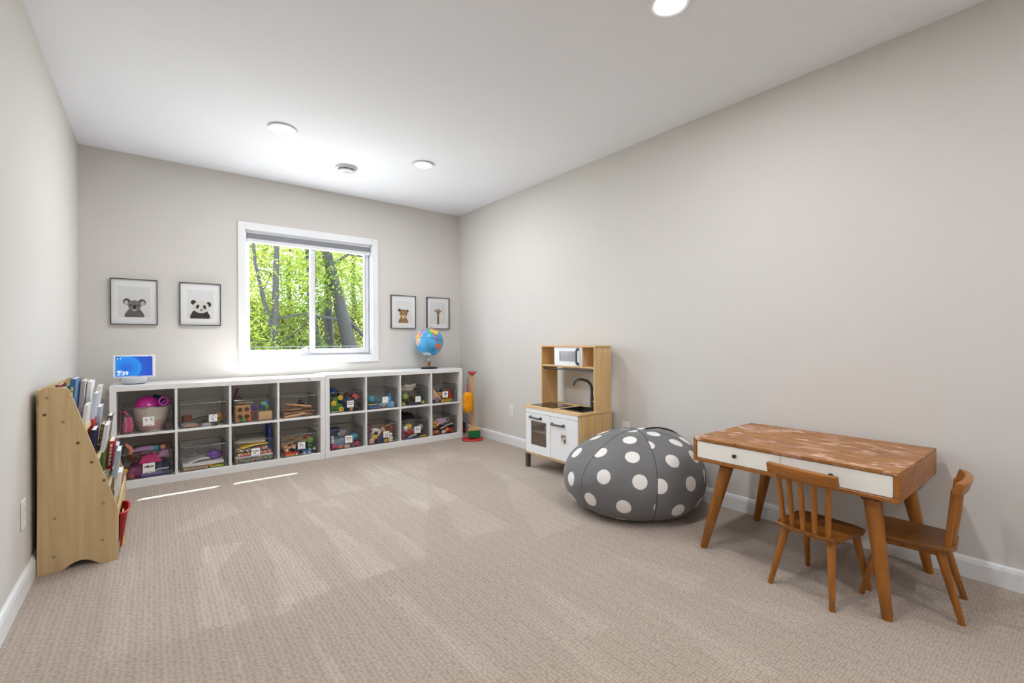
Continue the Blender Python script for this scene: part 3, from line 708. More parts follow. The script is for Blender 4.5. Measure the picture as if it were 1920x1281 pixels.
# upper 1: purse, rope basket, goggles
cream = mat('rope_cream', (232, 224, 210), 0.85, 0.08, 120, bump=0.4, bscale=180)
bx, by, bz = BINS[T(1)]
rb = thing('rope_basket', 'cream rope basket with pink lower band inside the bin', 'basket', (bx + 0.028, by + 0.155, bz + BT))
b = B(); lathe(b, [(0, 0), (.075, 0), (.083, .02), (.095, .075)], 28); obj('lower_band', b, mat('rope_pink', (226, 180, 176), .85, .08, 120), rb, 40)
b = B(); lathe(b, [(.095, .075), (.105, .13), (.112, .168), (.105, .168), (.098, .13), (.088, .075)], 28); obj('upper_band', b, cream, rb, 40)
b = B(); tube(b, [(-.06, -.086, .125), (-.035, -.102, .162), (0, -.108, .172), (.035, -.102, .162), (.06, -.086, .125)], .007, 8); obj('handle', b, cream, rb, 60)
p = thing('toy_purse', 'hot pink small purse with strap hanging at the upper left bin', 'purse', (bx - 0.112, by + 0.010, bz + BT + .004), -0.35)
b = B(); prism(b, [(-.026, .0), (.02, .0), (.03, .05), (.02, .11), (-.012, .118), (-.03, .06)], 'Y', .004, .036, .006); obj('body', b, col((226, 90, 140)), p, 50)
b = B(); tube(b, [(-.012, .003, .115), (-.004, .0015, .06), (-.008, .002, .01)], .004, 6); obj('zipper', b, col((200, 190, 195), .3), p, 60)
b = B(); tube(b, [(.006, .02, .114), (-.02, .02, .155), (-.055, .03, .148), (-.062, .05, .09), (-.05, .03, .03), (-.02, .012, .012)], .0055, 8); obj('strap', b, col((178, 62, 104)), p, 60)
g = thing('toy_visor', 'shiny magenta visor lying on the rope basket', 'toy mask', (bx + 0.005, by + 0.115, bz + BT + .170), 0.15)
b = B(); lathe(b, [(.0, .085), (.03, .08), (.055, .05), (.068, .0), (.062, .0), (.05, .045), (.028, .072), (0, .078)], 22)
for v in b.verts: v.co.x *= 1.15; v.co.y *= .85
obj('shell', b, mat('magenta_gloss', (206, 30, 158), .15, .05), g, 60)
b = B(); tube(b, [(.072, -.03, .02), (.1, -.035, .045), (.128, -.03, .04), (.135, -.025, .012), (.11, -.03, -.0), (.08, -.03, .006), (.072, -.03, .02)], .007, 8); obj('eye_ring', b, mat('magenta_clear', (196, 60, 170), .2, .05), g, 60)
g2 = toy(T(1), 'bag', 'toy_goggles', 'toy goggles', (14, 84, 104), (.055, .195, .170), (.09, .08, .08), 'dark teal goggles behind the magenta visor', rough=.2)
toy(T(1), 'block', 'toy_box', 'toy box', (70, 62, 62), (.12, .05, 0), (.03, .06, .05), 'dark grey little box in the purse bin corner', (0, 0, 10))
toy(T(1), 'ring', 'toy_bangle', 'bangle', (205, 80, 190), (.1, .08, .174), (.075, .05, .075), 'purple see-through bangle beside the magenta visor', (0, 0, 25), rough=.15)
toy(T(1), 'sheet', 'paper_strip', 'paper', (240, 232, 232), (.05, .025, 0), (.08, .02, .012), 'crumpled white paper strip on the purse bin floor')
# upper 2
toy(T(2), 'sheet', 'grey_tray', 'tray', (176, 176, 172), (-.09, .1, 0), (.1, .13, .05), 'light grey bent card in the half-empty bin', (0, 0, 12))
toy(T(2), 'block', 'toy_brick', 'toy block', (150, 78, 50), (-.1, .2, 0), (.06, .05, .075), 'rust brown block at the back of the half-empty bin', (0, 0, 20))
for k, (x, y, rz, ry) in enumerate([(.0, .12, 30, -15), (.05, .2, -35, -25), (.095, .07, 80, -20), (-.01, .22, 10, -12)]):
    toy(T(2), 'stick', 'green_twig', 'toy twig', (56, 84, 54), (x, y, .02 + .012 * (k % 2)), (.13, .02, .016), ['dark green toy twig lying in the middle of the half-empty bin', 'dark green toy twig behind the amber spiky toy', 'dark green toy twig right of the half-empty bin card', 'rearmost dark green toy twig in the half-empty bin'][k], (0, ry, rz), 'green twigs')
toy(T(2), 'spiky', 'spiky_toy', 'spiky toy', (226, 160, 40), (.112, .13, .0), (.058, .058, .07), 'spiky amber toy at the right of the half-empty bin')
toy(T(2), 'block', 'pale_brick', 'toy block', (222, 222, 222), (.02, .035, 0), (.06, .022, .02), 'small pale block under the card of the half-empty bin', (0, 0, 8))
toy(T(2), 'tube', 'chalk', 'chalk', (205, 150, 120), (-.08, .028, 0), (.07, .016, .016), 'tan chalk stick at the front of the half-empty bin')
toy(T(2), 'ball', 'red_bead', 'bead', (196, 90, 80), (-.025, .03, 0), (.022, .022, .022), 'small red bead at the front of the half-empty bin')
# upper 3
kraft = mat('kraft_card', (196, 146, 92), .8, .05, 60)
X, Y, Z = BINS[T(3)]
ob = thing('holed_box', 'brown cardboard box with four round holes', 'toy box', (X - .076, Y + .05, Z + BT), 0.12)
b = B(); box(b, -.055, .055, 0, .06, 0, .135, .003); obj('carton', b, kraft, ob)
for hx in (-.024, .026):
    for hz in (.042, .1):
        b = B(); tube(b, [(hx, -.0008, hz), (hx, .002, hz)], .0185, 20); obj('hole', b, mat('hole_dark', (82, 50, 36), .9), ob, 40)
toy(T(3), 'ball', 'green_ball', 'ball', (52, 160, 72), (-.076, .024, 0), (.038, .038, .038), 'small green ball before the holed cardboard box')
toy(T(3), 'ball', 'red_ball', 'ball', (232, 78, 42), (-.036, .024, 0), (.038, .038, .038), 'small orange-red ball before the holed cardboard box')
toy(T(3), 'block', 'wooden_block', 'toy block', (222, 182, 132), (.085, .055, 0), (.105, .07, .075), 'plain pale wooden block under the earth ball')
toy(T(3), 'ball', 'earth_ball', 'toy ball', (38, 96, 170), (.085, .07, .076), (.088, .088, .088), 'blue and green earth puzzle ball in the clear bin', rough=.35,
    m=None)
m_, nt_, p_ = new_mat('earth_foam')
nz_ = nt_.nodes.new('ShaderNodeTexNoise'); nz_.inputs['Scale'].default_value = 28; nz_.inputs['Detail'].default_value = 1
tc_ = nt_.nodes.new('ShaderNodeTexCoord'); nt_.links.new(tc_.outputs['Object'], nz_.inputs['Vector'])
r_ = nt_.nodes.new('ShaderNodeValToRGB'); r_.color_ramp.interpolation = 'CONSTANT'; r_.color_ramp.elements[0].color = srgb(30, 84, 160); r_.color_ramp.elements[1].position = .53; r_.color_ramp.elements[1].color = srgb(112, 160, 50)
nt_.links.new(nz_.outputs['Fac'], r_.inputs['Fac']); nt_.links.new(r_.outputs['Color'], p_.inputs['Base Color'])
bpy.data.objects['earth_ball'].data.materials[0] = m_
toy(T(3), 'flower', 'purple_flower', 'toy flower', (128, 92, 180), (.01, .11, .07), (.05, .02, .05), 'purple toy flower between cardboard and earth ball')
toy(T(3), 'flower', 'blue_flower', 'toy flower', (58, 150, 196), (-.012, .15, .1), (.05, .02, .05), 'blue toy flower behind the purple one')
toy(T(3), 'lump', 'bead_lump', 'beads', (196, 130, 120), (.0, .17, 0), (.07, .08, .075), 'mixed pink bead cluster behind the holed box')
toy(T(3), 'stick', 'wood_dowel', 'stick', (214, 180, 140), (-.05, .13, .138), (.12, .02, .016), 'pale wooden dowel on top of the holed box', (0, 3, 5))
zb = thing('zip_bag', 'see-through zip bag with purple seal standing behind cardboard', 'bag', (X - .1, Y + .2, Z + BT))
b = B(); ellip(b, (0, 0, .1), (.06, .035, .1), 3)
for v in b.verts: v.co += Vector((.006 * noise.noise(v.co * 40), .006 * noise.noise(v.co * 40 + Vector((3, 3, 3))), 0)); v.co.z = max(0, v.co.z)
obj('bag_film', b, clear_mat('bag_film', (.72, .66, .64), .12, .2), zb, 180)
b = B(); ellip(b, (0, 0, .07), (.045, .025, .065), 2); obj('brown_contents', b, mat('bag_brown', (120, 86, 72), .8, .4, 80), zb, 180)
b = B(); tube(b, [(-.05, -.01, .1), (-.02, -.012, .19), (.004, -.008, .268)], .007, 8); obj('purple_seal', b, col((138, 38, 108)), zb, 60)
# upper 4: sticks
bark2 = mat('stick_bark', (168, 128, 100), .85, .5, 45)
STK = ['front bark stick on the floor of the stick bin', 'second bark stick on the stick bin floor', 'third bark stick on the stick bin floor', 'rearmost bark stick on the stick bin floor',
       'short bark stick left in the middle layer front', 'short bark stick right in the middle layer front', 'bark stick left in the middle layer back', 'bark stick right in the middle layer back',
       'short bark stick left in the top layer', 'bark stick right in the top layer', 'rearmost bark stick in the top layer']
k = 0
for (x, y, z, L_, r, rz, ry) in [(0, .06, 0, .25, .022, 4, 0), (-.01, .11, 0, .24, .022, -6, 0), (.01, .17, 0, .25, .024, 3, 0), (0, .23, 0, .24, .022, -4, 0),
                                (-.04, .05, .024, .17, .02, 12, 0), (.06, .08, .024, .16, .022, -14, 0), (-.03, .14, .025, .2, .022, 7, 0), (.03, .2, .026, .22, .02, -5, 0),
                                (-.05, .08, .048, .16, .02, -16, 0), (.05, .12, .05, .18, .02, 10, 0), (-.02, .17, .05, .2, .022, 8, 0)]:
    toy(T(4), 'stick', 'wooden_stick', 'stick', None, (x, y, z), (L_, r, r), STK[k], (0, ry, rz), 'sticks in the stick bin', m=bark2); k += 1
toy(T(4), 'stick', 'peeled_stick', 'stick', (214, 160, 112), (.0, .07, .082), (.21, .02, .024), 'long pale peeled stick lying on top of the pile', (0, 10, -8))
toy(T(4), 'stick', 'split_stick', 'stick', (220, 172, 124), (-.03, .028, .0), (.17, .02, .026), 'pale split stick at the front of the stick bin', (0, -8, 3))
toy(T(4), 'spiky', 'pine_cone', 'pine cone', (70, 46, 36), (.05, .18, .075), (.05, .045, .045), 'dark brown pine cone on the stick pile')
# upper 5: vehicles
X, Y, Z = BINS[T(5)]
tt = thing('toy_tractor', 'green toy tractor with big yellow wheels in car bin', 'toy tractor', (X - .085, Y + .05, Z + BT))
b = B(); prism(b, [(-.05, .02), (.05, .02), (.055, .07), (.015, .08), (.01, .13), (-.03, .13), (-.04, .075), (-.052, .07)], 'Y', -.02, .03, .004); obj('body', b, col((62, 128, 54)), tt, 40)
for (x, y, z) in ((-.028, -.026, .085), (.032, -.026, .132), (.04, -.026, .026)):
    b = B(); tube(b, [(x, y + .006, z), (x, y - .006, z)], .024 if z < .1 and x < 0 else .022, 18); w_ = obj('wheel', b, col((240, 206, 24)), tt, 40)
    b = B(); tube(b, [(x, y - .006, z), (x, y - .009, z)], .010, 12); obj('hub', b, col((200, 160, 20)), w_, 40)
toy(T(5), 'car', 'red_car', 'toy car', (206, 56, 62), (.09, .05, .098), (.085, .05, .055), 'red toy car at the top right of the car bin', (0, 12, -10))
toy(T(5), 'car', 'black_car', 'toy car', (44, 44, 56), (.1, .05, .0), (.08, .05, .06), 'dark toy car under the red one', (0, 0, -15))
toy(T(5), 'block', 'blue_ramp', 'toy block', (52, 60, 110), (.03, .15, 0), (.2, .12, .05), 'navy blue ramp block on the car bin floor')
toy(T(5), 'car', 'navy_truck', 'toy truck', (40, 52, 120), (.02, .14, .052), (.12, .06, .07), 'navy toy truck in the middle of the car bin', (0, 0, 14))
toy(T(5), 'car', 'blue_truck', 'toy truck', (34, 96, 156), (-.06, .19, .13), (.09, .05, .08), 'blue toy truck standing highest at the car bin back', (0, -6, 24))
toy(T(5), 'block', 'green_crate', 'toy block', (88, 138, 62), (-.07, .2, 0), (.11, .1, .125), 'green block box under the blue truck')
toy(T(5), 'car', 'maroon_car', 'toy car', (110, 26, 40), (.03, .08, .126), (.07, .04, .042), 'maroon toy car between yellow wheel and red car', (0, 0, 5))
toy(T(5), 'ball', 'yellow_figure', 'toy', (220, 190, 80), (.045, .025, 0), (.034, .03, .042), 'small yellow toy right of the car bin card')
toy(T(5), 'sheet', 'white_track', 'toy track', (220, 216, 196), (-.08, .025, 0), (.11, .03, .022), 'cream track piece along the car bin front')
# upper 6: blue toys
toy(T(6), 'ball', 'teal_ball', 'ball', (70, 160, 176), (-.085, .09, .05), (.075, .075, .075), 'teal ball at the left of the light blue bin')
toy(T(6), 'block', 'light_blue_box', 'toy box', (126, 186, 226), (.095, .06, .0), (.07, .06, .055), 'light blue box at the right of the blue bin', (0, 6, -14))
toy(T(6), 'cone', 'blue_cone', 'toy cone', (80, 168, 220), (.1, .1, .058), (.06, .06, .08), 'sky blue cone above the light blue box', (0, 10, 0))
toy(T(6), 'board', 'blue_board', 'toy board', (50, 124, 190), (-.07, .09, .0), (.13, .12, .03), 'blue peg board at the left of the blue bin')
toy(T(6), 'tube', 'yellow_pen', 'pen', (232, 200, 90), (-.09, .04, .032), (.09, .014, .014), 'yellow pen lying on the blue peg board', (0, 0, 8))
toy(T(6), 'sheet', 'red_flap', 'toy', (210, 70, 46), (-.045, .022, 0), (.07, .02, .02), 'orange-red strip at the front of the blue bin')
toy(T(6), 'lump', 'white_shells', 'shells', (216, 220, 218), (.03, .07, 0), (.08, .08, .06), 'white shell cluster behind the blue bin card')
toy(T(6), 'lump', 'grey_blue_lump', 'toy', (120, 160, 180), (.02, .19, 0), (.14, .1, .11), 'grey-blue soft toy at the back of the blue bin')
# upper 7: dinosaurs
toy(T(7), 'lump', 'white_plush', 'plush toy', (214, 204, 194), (-.03, .12, .125), (.17, .12, .1), 'pale fluffy plush heaped on the dinosaur bin', rough=.9)
toy(T(7), 'ball', 'apple_toy', 'toy fruit', (150, 176, 96), (-.085, .05, .06), (.064, .06, .06), 'green toy apple at the left of the dinosaur bin')
toy(T(7), 'pony', 'green_dinosaur', 'toy dinosaur', (78, 108, 56), (-.06, .13, .0), (.14, .06, .12), 'dark green toy dinosaur under the pale plush', (0, 0, 170))
toy(T(7), 'pony', 'teal_dinosaur', 'toy dinosaur', (62, 118, 96), (.085, .11, .03), (.1, .05, .09), 'teal toy dinosaur at the right of the card', (0, 0, 15))
toy(T(7), 'pony', 'brown_dinosaur', 'toy dinosaur', (132, 92, 66), (.05, .21, .0), (.11, .05, .11), 'brown toy dinosaur at the bin back', (0, 0, 200))
toy(T(7), 'board', 'navy_board', 'toy board', (44, 70, 104), (.02, .06, 0), (.16, .07, .026), 'navy peg board on the dinosaur bin floor')
toy(T(7), 'ball', 'yellow_egg', 'toy egg', (226, 190, 60), (.1, .03, 0), (.04, .034, .034), 'yellow egg at the lower right of the dinosaur bin')
toy(T(7), 'tube', 'lime_tube', 'toy', (150, 170, 80), (-.105, .03, .0), (.05, .02, .04), 'lime green tube in the dinosaur bin corner', (0, -60, 10))
# upper 8
toy(T(8), 'triangle', 'wooden_wedge', 'toy block', (222, 188, 150), (-.08, .05, .03), (.12, .03, .115), 'tall tan wooden wedge in the upper right bin')
toy(T(8), 'flower', 'lilac_flower', 'toy flower', (164, 130, 200), (-.082, .026, .0), (.062, .03, .062), 'lilac flower below the tan wooden wedge')
toy(T(8), 'block', 'orange_brick', 'toy block', (236, 150, 50), (-.03, .07, .06), (.05, .05, .04), 'orange block just left of the printed card')
toy(T(8), 'board', 'yellow_comb', 'toy block', (238, 196, 60), (.035, .035, .0), (.13, .04, .034), 'yellow toothed bar at the upper right bin front', (0, 0, 4))
toy(T(8), 'triangle', 'red_wedge', 'toy block', (206, 54, 40), (.1, .07, .03), (.06, .03, .09), 'red wedge at the right of the upper right bin')
toy(T(8), 'block', 'white_domino', 'domino', (236, 232, 226), (.075, .1, .06), (.03, .02, .05), 'white domino near the red wedge', (0, 30, 0))
toy(T(8), 'block', 'blue_brick', 'toy block', (70, 150, 190), (.105, .03, .0), (.04, .03, .022), 'small blue block at the corner beneath the red wedge')
toy(T(8), 'cloth', 'dark_cloth', 'cloth', (70, 66, 74), (.0, .2, 0), (.25, .16, .15), 'dark grey cloth at the back of upper right bin')
toy(T(8), 'ball', 'orange_bead', 'bead', (226, 120, 60), (.055, .09, .11), (.026, .026, .026), 'orange bead above the card of the upper right bin')
# lower 1: dolls
toy(Bo(1), 'cloth', 'hot_pink_cloth', 'cloth', (240, 40, 140), (.02, .13, .09), (.14, .12, .08), 'hot pink cloth folded on the doll bin', rough=.7)
toy(Bo(1), 'cloth', 'purple_tulle', 'cloth', (140, 56, 110), (-.04, .14, .0), (.16, .22, .12), 'purple-red tulle heap filling the doll bin', rough=.8)
toy(Bo(1), 'cloth', 'blue_cloth', 'cloth', (52, 78, 118), (.09, .16, .0), (.1, .2, .12), 'slate blue cloth at the doll bin right side', rough=.8)
toy(Bo(1), 'cloth', 'lilac_cloth', 'cloth', (196, 150, 190), (.1, .14, .12), (.08, .12, .07), 'lilac cloth at the doll bin top right', rough=.8)
toy(Bo(1), 'tail', 'mermaid_tail', 'toy tail', (240, 152, 130), (-.085, .05, .168), (.07, .014, .085), 'coral mermaid tail fin sticking out of the doll bin', (0, 0, 0))
d = thing('toy_doll', 'doll with lilac body and teal top lying over the doll bin', 'doll', (bx - .03, by + .09, BINS[Bo(1)][2] + .178))
b = B(); tube(b, [(-.06, 0, .01), (-.02, 0, .02), (.03, 0, .022), (.07, 0, .02)], [.014, .018, .02, .02], 10); obj('lilac_body', b, col((178, 150, 196)), d, 60)
b = B(); tube(b, [(.07, 0, .02), (.09, 0, .02), (.1, 0, .02)], [.021, .022, .016], 10); obj('teal_top', b, col((70, 160, 165)), d, 60)
b = B(); ellip(b, (.125, .01, .02), (.022, .02, .02), 2); obj('head', b, col((222, 160, 130)), d, 180)
b = B(); ellip(b, (.132, .018, .024), (.024, .022, .022), 2); obj('hair', b, col((150, 62, 60)), d, 180)
toy(Bo(1), 'figure', 'brown_doll', 'doll', (120, 66, 44), (-.11, .12, .13), (.05, .04, .09), 'brown-haired doll leaning at the doll bin left', (0, 60, 0))
toy(Bo(1), 'ball', 'yellow_duck', 'toy duck', (232, 176, 40), (-.122, .03, .04), (.034, .034, .04), 'yellow toy at the left front of the doll bin')
toy(Bo(1), 'block', 'violet_book', 'book', (92, 84, 170), (.03, .032, .0), (.13, .03, .03), 'violet-blue booklet at the doll bin front', (0, -4, 2))
toy(Bo(1), 'sheet', 'white_booklet', 'booklet', (228, 222, 228), (.07, .03, .034), (.12, .03, .02), 'white booklet on the violet-blue booklet', (0, -8, 2))
toy(Bo(1), 'ring', 'blue_loop', 'toy ring', (36, 90, 150), (.118, .028, .0), (.04, .02, .036), 'blue loop at the doll bin right front')
toy(Bo(1), 'block', 'copper_block', 'toy block', (196, 120, 80), (-.085, .03, .0), (.024, .02, .028), 'tiny copper block at the doll bin left front')
# lower 2: trays
toy(Bo(2), 'board', 'cream_tray', 'tray', (200, 170, 130), (-.05, .12, .0), (.16, .2, .018), 'tan board on the floor of the tray bin')
toy(Bo(2), 'board', 'lime_sheet', 'craft sheet', (170, 206, 50), (.085, .1, .0), (.1, .16, .016), 'lime green sheet at the lower right of the tray bin')
toy(Bo(2), 'block', 'orange_sheet', 'craft sheet', (232, 110, 60), (.05, .07, .018), (.06, .1, .007), 'orange sheet beneath the white tray', (0, 0, 4))
toy(Bo(2), 'block', 'white_tray', 'tray', (238, 238, 238), (.0, .12, .026), (.27, .2, .022), 'wide white tray lying in the tray bin')
toy(Bo(2), 'sheet', 'paper_stack', 'paper', (226, 224, 222), (-.04, .1, .05), (.15, .12, .05), 'white paper stack tilted on the tray', (0, -10, 10))
toy(Bo(2), 'block', 'grey_stencil', 'stencil', (150, 148, 150), (-.07, .18, .085), (.08, .05, .012), 'grey stencil plate on the paper stack', (25, 0, -20))
toy(Bo(2), 'bag', 'purple_bag', 'bag', (128, 84, 190), (.075, .11, .048), (.11, .09, .07), 'purple gauze bag in the tray bin', rough=.6)
# lower 3: puzzles
rp_ = []
def confetti(name, cols, sc=60):
    m, nt, p = new_mat(name)
    tc = nt.nodes.new('ShaderNodeTexCoord'); v = nt.nodes.new('ShaderNodeTexVoronoi'); v.inputs['Scale'].default_value = sc
    nt.links.new(tc.outputs['Object'], v.inputs['Vector'])
    sp = nt.nodes.new('ShaderNodeSeparateColor'); nt.links.new(v.outputs['Color'], sp.inputs[0])
    r = nt.nodes.new('ShaderNodeValToRGB'); r.color_ramp.interpolation = 'CONSTANT'
    e = r.color_ramp.elements
    for i, c in enumerate(cols):
        el = e[i] if i < 2 else e.new(i / len(cols)); el.position = i / len(cols); el.color = srgb(*c)
    nt.links.new(sp.outputs[0], r.inputs['Fac']); nt.links.new(r.outputs['Color'], p.inputs['Base Color']); p.inputs['Roughness'].default_value = .45
    return m
cf1 = confetti('print_jungle', [(226, 190, 70), (70, 110, 180), (190, 80, 110), (236, 226, 200), (90, 150, 80), (110, 70, 130)], 90)
cf2 = confetti('print_sea', [(30, 50, 60), (60, 150, 190), (196, 160, 90), (50, 110, 60), (180, 90, 60)], 110)
cf3 = confetti('print_candy', [(232, 120, 150), (236, 200, 90), (240, 236, 230), (150, 120, 190), (220, 90, 60)], 80)
toy(Bo(3), 'block', 'dark_puzzle', 'puzzle', None, (.0, .12, .0), (.27, .22, .04), 'dark printed puzzle box at the bottom of the puzzle bin', m=cf2)
toy(Bo(3), 'block', 'white_puzzle', 'puzzle', (236, 236, 238), (.0, .12, .041), (.27, .22, .012), 'white puzzle board above the dark puzzle box')
toy(Bo(3), 'board', 'pink_puzzle', 'puzzle', None, (.0, .11, .054), (.25, .2, .03), 'pink and yellow puzzle board in the middle of the stack', (0, 0, 3), m=cf3)
toy(Bo(3), 'board', 'jungle_puzzle', 'puzzle', None, (-.01, .11, .085), (.24, .19, .035), 'yellow jungle-print puzzle board high in the stack', (0, 0, -4), m=cf1)
toy(Bo(3), 'sheet', 'yellow_puzzle', 'puzzle', (240, 205, 60), (.0, .11, .122), (.2, .17, .03), 'yellow curved puzzle sheet on the stack', (0, -5, 6))
toy(Bo(3), 'block', 'wood_puzzle', 'puzzle', (222, 214, 202), (.0, .15, .15), (.2, .15, .012), 'pale puzzle board topping the stack', (4, 0, -10))
toy(Bo(3), 'block', 'blue_slab', 'toy slab', (24, 74, 168), (.128, .17, .0), (.016, .16, .268), 'tall royal blue slab standing at the puzzle bin right')
toy(Bo(3), 'sheet', 'grey_folder', 'folder', (196, 190, 184), (-.06, .24, .1), (.13, .09, .1), 'grey folder at the back of the puzzle bin', (0, -16, 0))
# lower 4: trains
trk = mat('track_wood', (212, 172, 122), .6, .1, 40)
for k, (x, y, z, L_, rz, ry) in enumerate([(-.05, .12, .095, .2, 8, -14), (.03, .15, .12, .18, -8, 6), (-.02, .2, .11, .22, 3, 0), (.05, .1, .105, .15, 10, 10), (-.07, .17, .07, .13, 30, -20)]):
    toy(Bo(4), 'board', 'train_track', 'toy track', None, (x, y, z), (L_, .04, .014), ['slanting wooden track leaning left in the train bin', 'wooden track lying across the top of the train bin', 'rearmost wooden track in the train bin', 'short wooden track beside the lime green ball', 'steep short wooden track at the left of the train bin'][k], (0, ry, rz), 'wooden train tracks', m=trk)
toy(Bo(4), 'train', 'red_train', 'toy train', (214, 52, 36), (-.06, .04, .0), (.12, .035, .045), 'red toy train at the front of the train bin')
toy(Bo(4), 'train', 'blue_train', 'toy train', (40, 120, 196), (.06, .035, .0), (.07, .035, .05), 'blue toy train under the train bin card')
toy(Bo(4), 'train', 'green_train', 'toy train', (50, 96, 60), (.105, .06, .02), (.07, .035, .055), 'dark green toy train right of the card', (0, 0, 10))
toy(Bo(4), 'train', 'tan_train', 'toy train', (206, 150, 100), (-.07, .045, .05), (.1, .035, .05), 'tan wooden train above the red train', (0, -16, 6))
toy(Bo(4), 'ball', 'striped_ball', 'ball', (112, 176, 60), (.1, .08, .075), (.062, .05, .062), 'lime green ball at the train bin right')
toy(Bo(4), 'ball', 'crimson_ball', 'ball', (200, 40, 50), (.082, .12, .09), (.06, .06, .06), 'crimson ball behind the lime green ball')
toy(Bo(4), 'block', 'orange_crate', 'toy block', (232, 140, 50), (-.08, .022, .0), (.07, .02, .02), 'flat orange block at the train bin corner')
toy(Bo(4), 'block', 'navy_crate', 'toy block', (48, 54, 90), (.0, .17, .0), (.22, .14, .065), 'navy block box under the wooden tracks')
# lower 5
toy(Bo(5), 'cloth', 'grey_blue_cloth', 'cloth', (116, 140, 158), (-.05, .1, .0), (.16, .14, .14), 'grey-blue cloth at the left of the teal doll bin', rough=.8)
toy(Bo(5), 'ball', 'turquoise_ball', 'ball', (60, 156, 172), (.085, .09, .045), (.09, .08, .08), 'turquoise ball right of the printed card')
toy(Bo(5), 'lump', 'silver_lump', 'toy', (196, 196, 200), (-.02, .1, .1), (.07, .06, .06), 'silver crumpled toy above the grey-blue cloth', rough=.3)
toy(Bo(5), 'cloth', 'rose_cloth', 'cloth', (206, 110, 130), (.04, .17, .0), (.15, .12, .12), 'rose cloth behind the turquoise ball', rough=.8)
toy(Bo(5), 'bag', 'magenta_shoe', 'doll shoe', (206, 54, 120), (-.11, .03, .0), (.05, .04, .045), 'magenta doll shoe at the left front corner')
toy(Bo(5), 'bag', 'orange_shoe', 'doll shoe', (226, 120, 70), (-.055, .027, .0), (.055, .03, .03), 'orange doll shoe beside the magenta one')
toy(Bo(5), 'block', 'cream_brush', 'brush', (230, 214, 200), (.005, .026, .0), (.05, .025, .03), 'cream brush below the teal doll bin card')
toy(Bo(5), 'flower', 'pink_bow', 'bow', (206, 64, 130), (.1, .03, .0), (.055, .03, .05), 'deep pink bow at the right front corner')
toy(Bo(5), 'block', 'navy_case', 'toy case', (36, 66, 108), (-.07, .2, .0), (.1, .08, .17), 'navy case standing at the back left of the bin')
toy(Bo(5), 'figure', 'white_pup', 'toy figure', (224, 220, 214), (-.12, .06, .05), (.04, .04, .07), 'white little figure beside the grey-blue cloth')
# lower 6
toy(Bo(6), 'pony', 'white_pony', 'toy pony', (232, 228, 222), (-.06, .06, .075), (.13, .05, .105), 'white toy pony climbing the plush bin', (0, 25, 0))
toy(Bo(6), 'bag', 'maroon_plush', 'plush toy', (150, 70, 80), (-.1, .16, .06), (.08, .1, .12), 'maroon plush behind the white pony', rough=.9)
toy(Bo(6), 'bag', 'yellow_plush', 'plush toy', (232, 196, 60), (-.07, .04, .035), (.07, .045, .05), 'yellow plush beneath the white pony', rough=.9)
toy(Bo(6), 'bag', 'pink_plush', 'plush toy', (240, 176, 166), (-.105, .03, .0), (.06, .04, .06), 'pale pink plush at the plush bin left front', rough=.9)
toy(Bo(6), 'block', 'navy_box', 'toy box', (56, 70, 120), (-.015, .05, .0), (.08, .05, .065), 'navy box below the plush bin card')
toy(Bo(6), 'bag', 'tan_plush', 'plush toy', (190, 132, 80), (.06, .16, .0), (.14, .12, .14), 'tan plush at the back of the plush bin', rough=.9)
toy(Bo(6), 'stick', 'gold_strap', 'strap', (222, 160, 80), (.05, .06, .142), (.16, .02, .012), 'golden strap slanting across the plush bin', (0, -16, 6))
toy(Bo(6), 'figure', 'cream_doll', 'doll', (238, 226, 214), (.09, .04, .0), (.055, .045, .085), 'cream little doll right of the plush bin card')
toy(Bo(6), 'ball', 'amber_ball', 'ball', (236, 178, 50), (.035, .028, .0), (.042, .036, .036), 'amber ball under the plush bin card')
toy(Bo(6), 'bag', 'rust_plush', 'plush toy', (176, 88, 56), (.11, .1, .07), (.06, .07, .08), 'rust plush at the right of plush bin', rough=.9)
# lower 7
toy(Bo(7), 'cloth', 'black_cloth', 'cloth', (22, 22, 26), (-.04, .19, .188), (.21, .2, .07), 'black cloth heaped over the back of the bin', rough=.9)
toy(Bo(7), 'ball', 'yellow_plate', 'toy', (236, 190, 70), (-.045, .07, .075), (.08, .05, .075), 'yellow rounded toy behind the printed card')
toy(Bo(7), 'ball', 'white_cup', 'toy', (232, 230, 226), (-.085, .055, .07), (.05, .04, .06), 'white rounded toy left of the yellow one')
toy(Bo(7), 'bag', 'red_pouch', 'toy', (206, 54, 56), (-.045, .04, .035), (.07, .03, .045), 'red pouch left of the printed card')
toy(Bo(7), 'spiky', 'grey_spiky_ball', 'spiky ball', (176, 172, 168), (.085, .06, .06), (.055, .055, .055), 'grey spiky ball at the right of the cloth bin')
toy(Bo(7), 'spiky', 'dark_spiky_ball', 'spiky ball', (66, 66, 74), (.085, .055, .0), (.05, .05, .05), 'dark spiky ball under the grey one')
toy(Bo(7), 'figure', 'magenta_bottle', 'toy bottle', (176, 60, 120), (-.115, .04, .0), (.042, .042, .1), 'magenta bottle at the left front of cloth bin')
toy(Bo(7), 'sheet', 'white_leaflet', 'leaflet', (232, 230, 228), (-.03, .026, .01), (.11, .015, .035), 'white leaflet leaning below the red pouch', (0, -20, 0))
toy(Bo(7), 'tube', 'blue_marker', 'marker', (60, 110, 180), (-.02, .022, .0), (.14, .012, .012), 'blue marker along the cloth bin front')
toy(Bo(7), 'tube', 'yellow_marker', 'marker', (226, 196, 60), (.09, .024, .0), (.07, .018, .018), 'yellow marker at the right cloth bin front')
toy(Bo(7), 'block', 'green_book', 'book', (60, 110, 70), (-.1, .14, .0), (.06, .14, .15), 'green book standing at the cloth bin left')
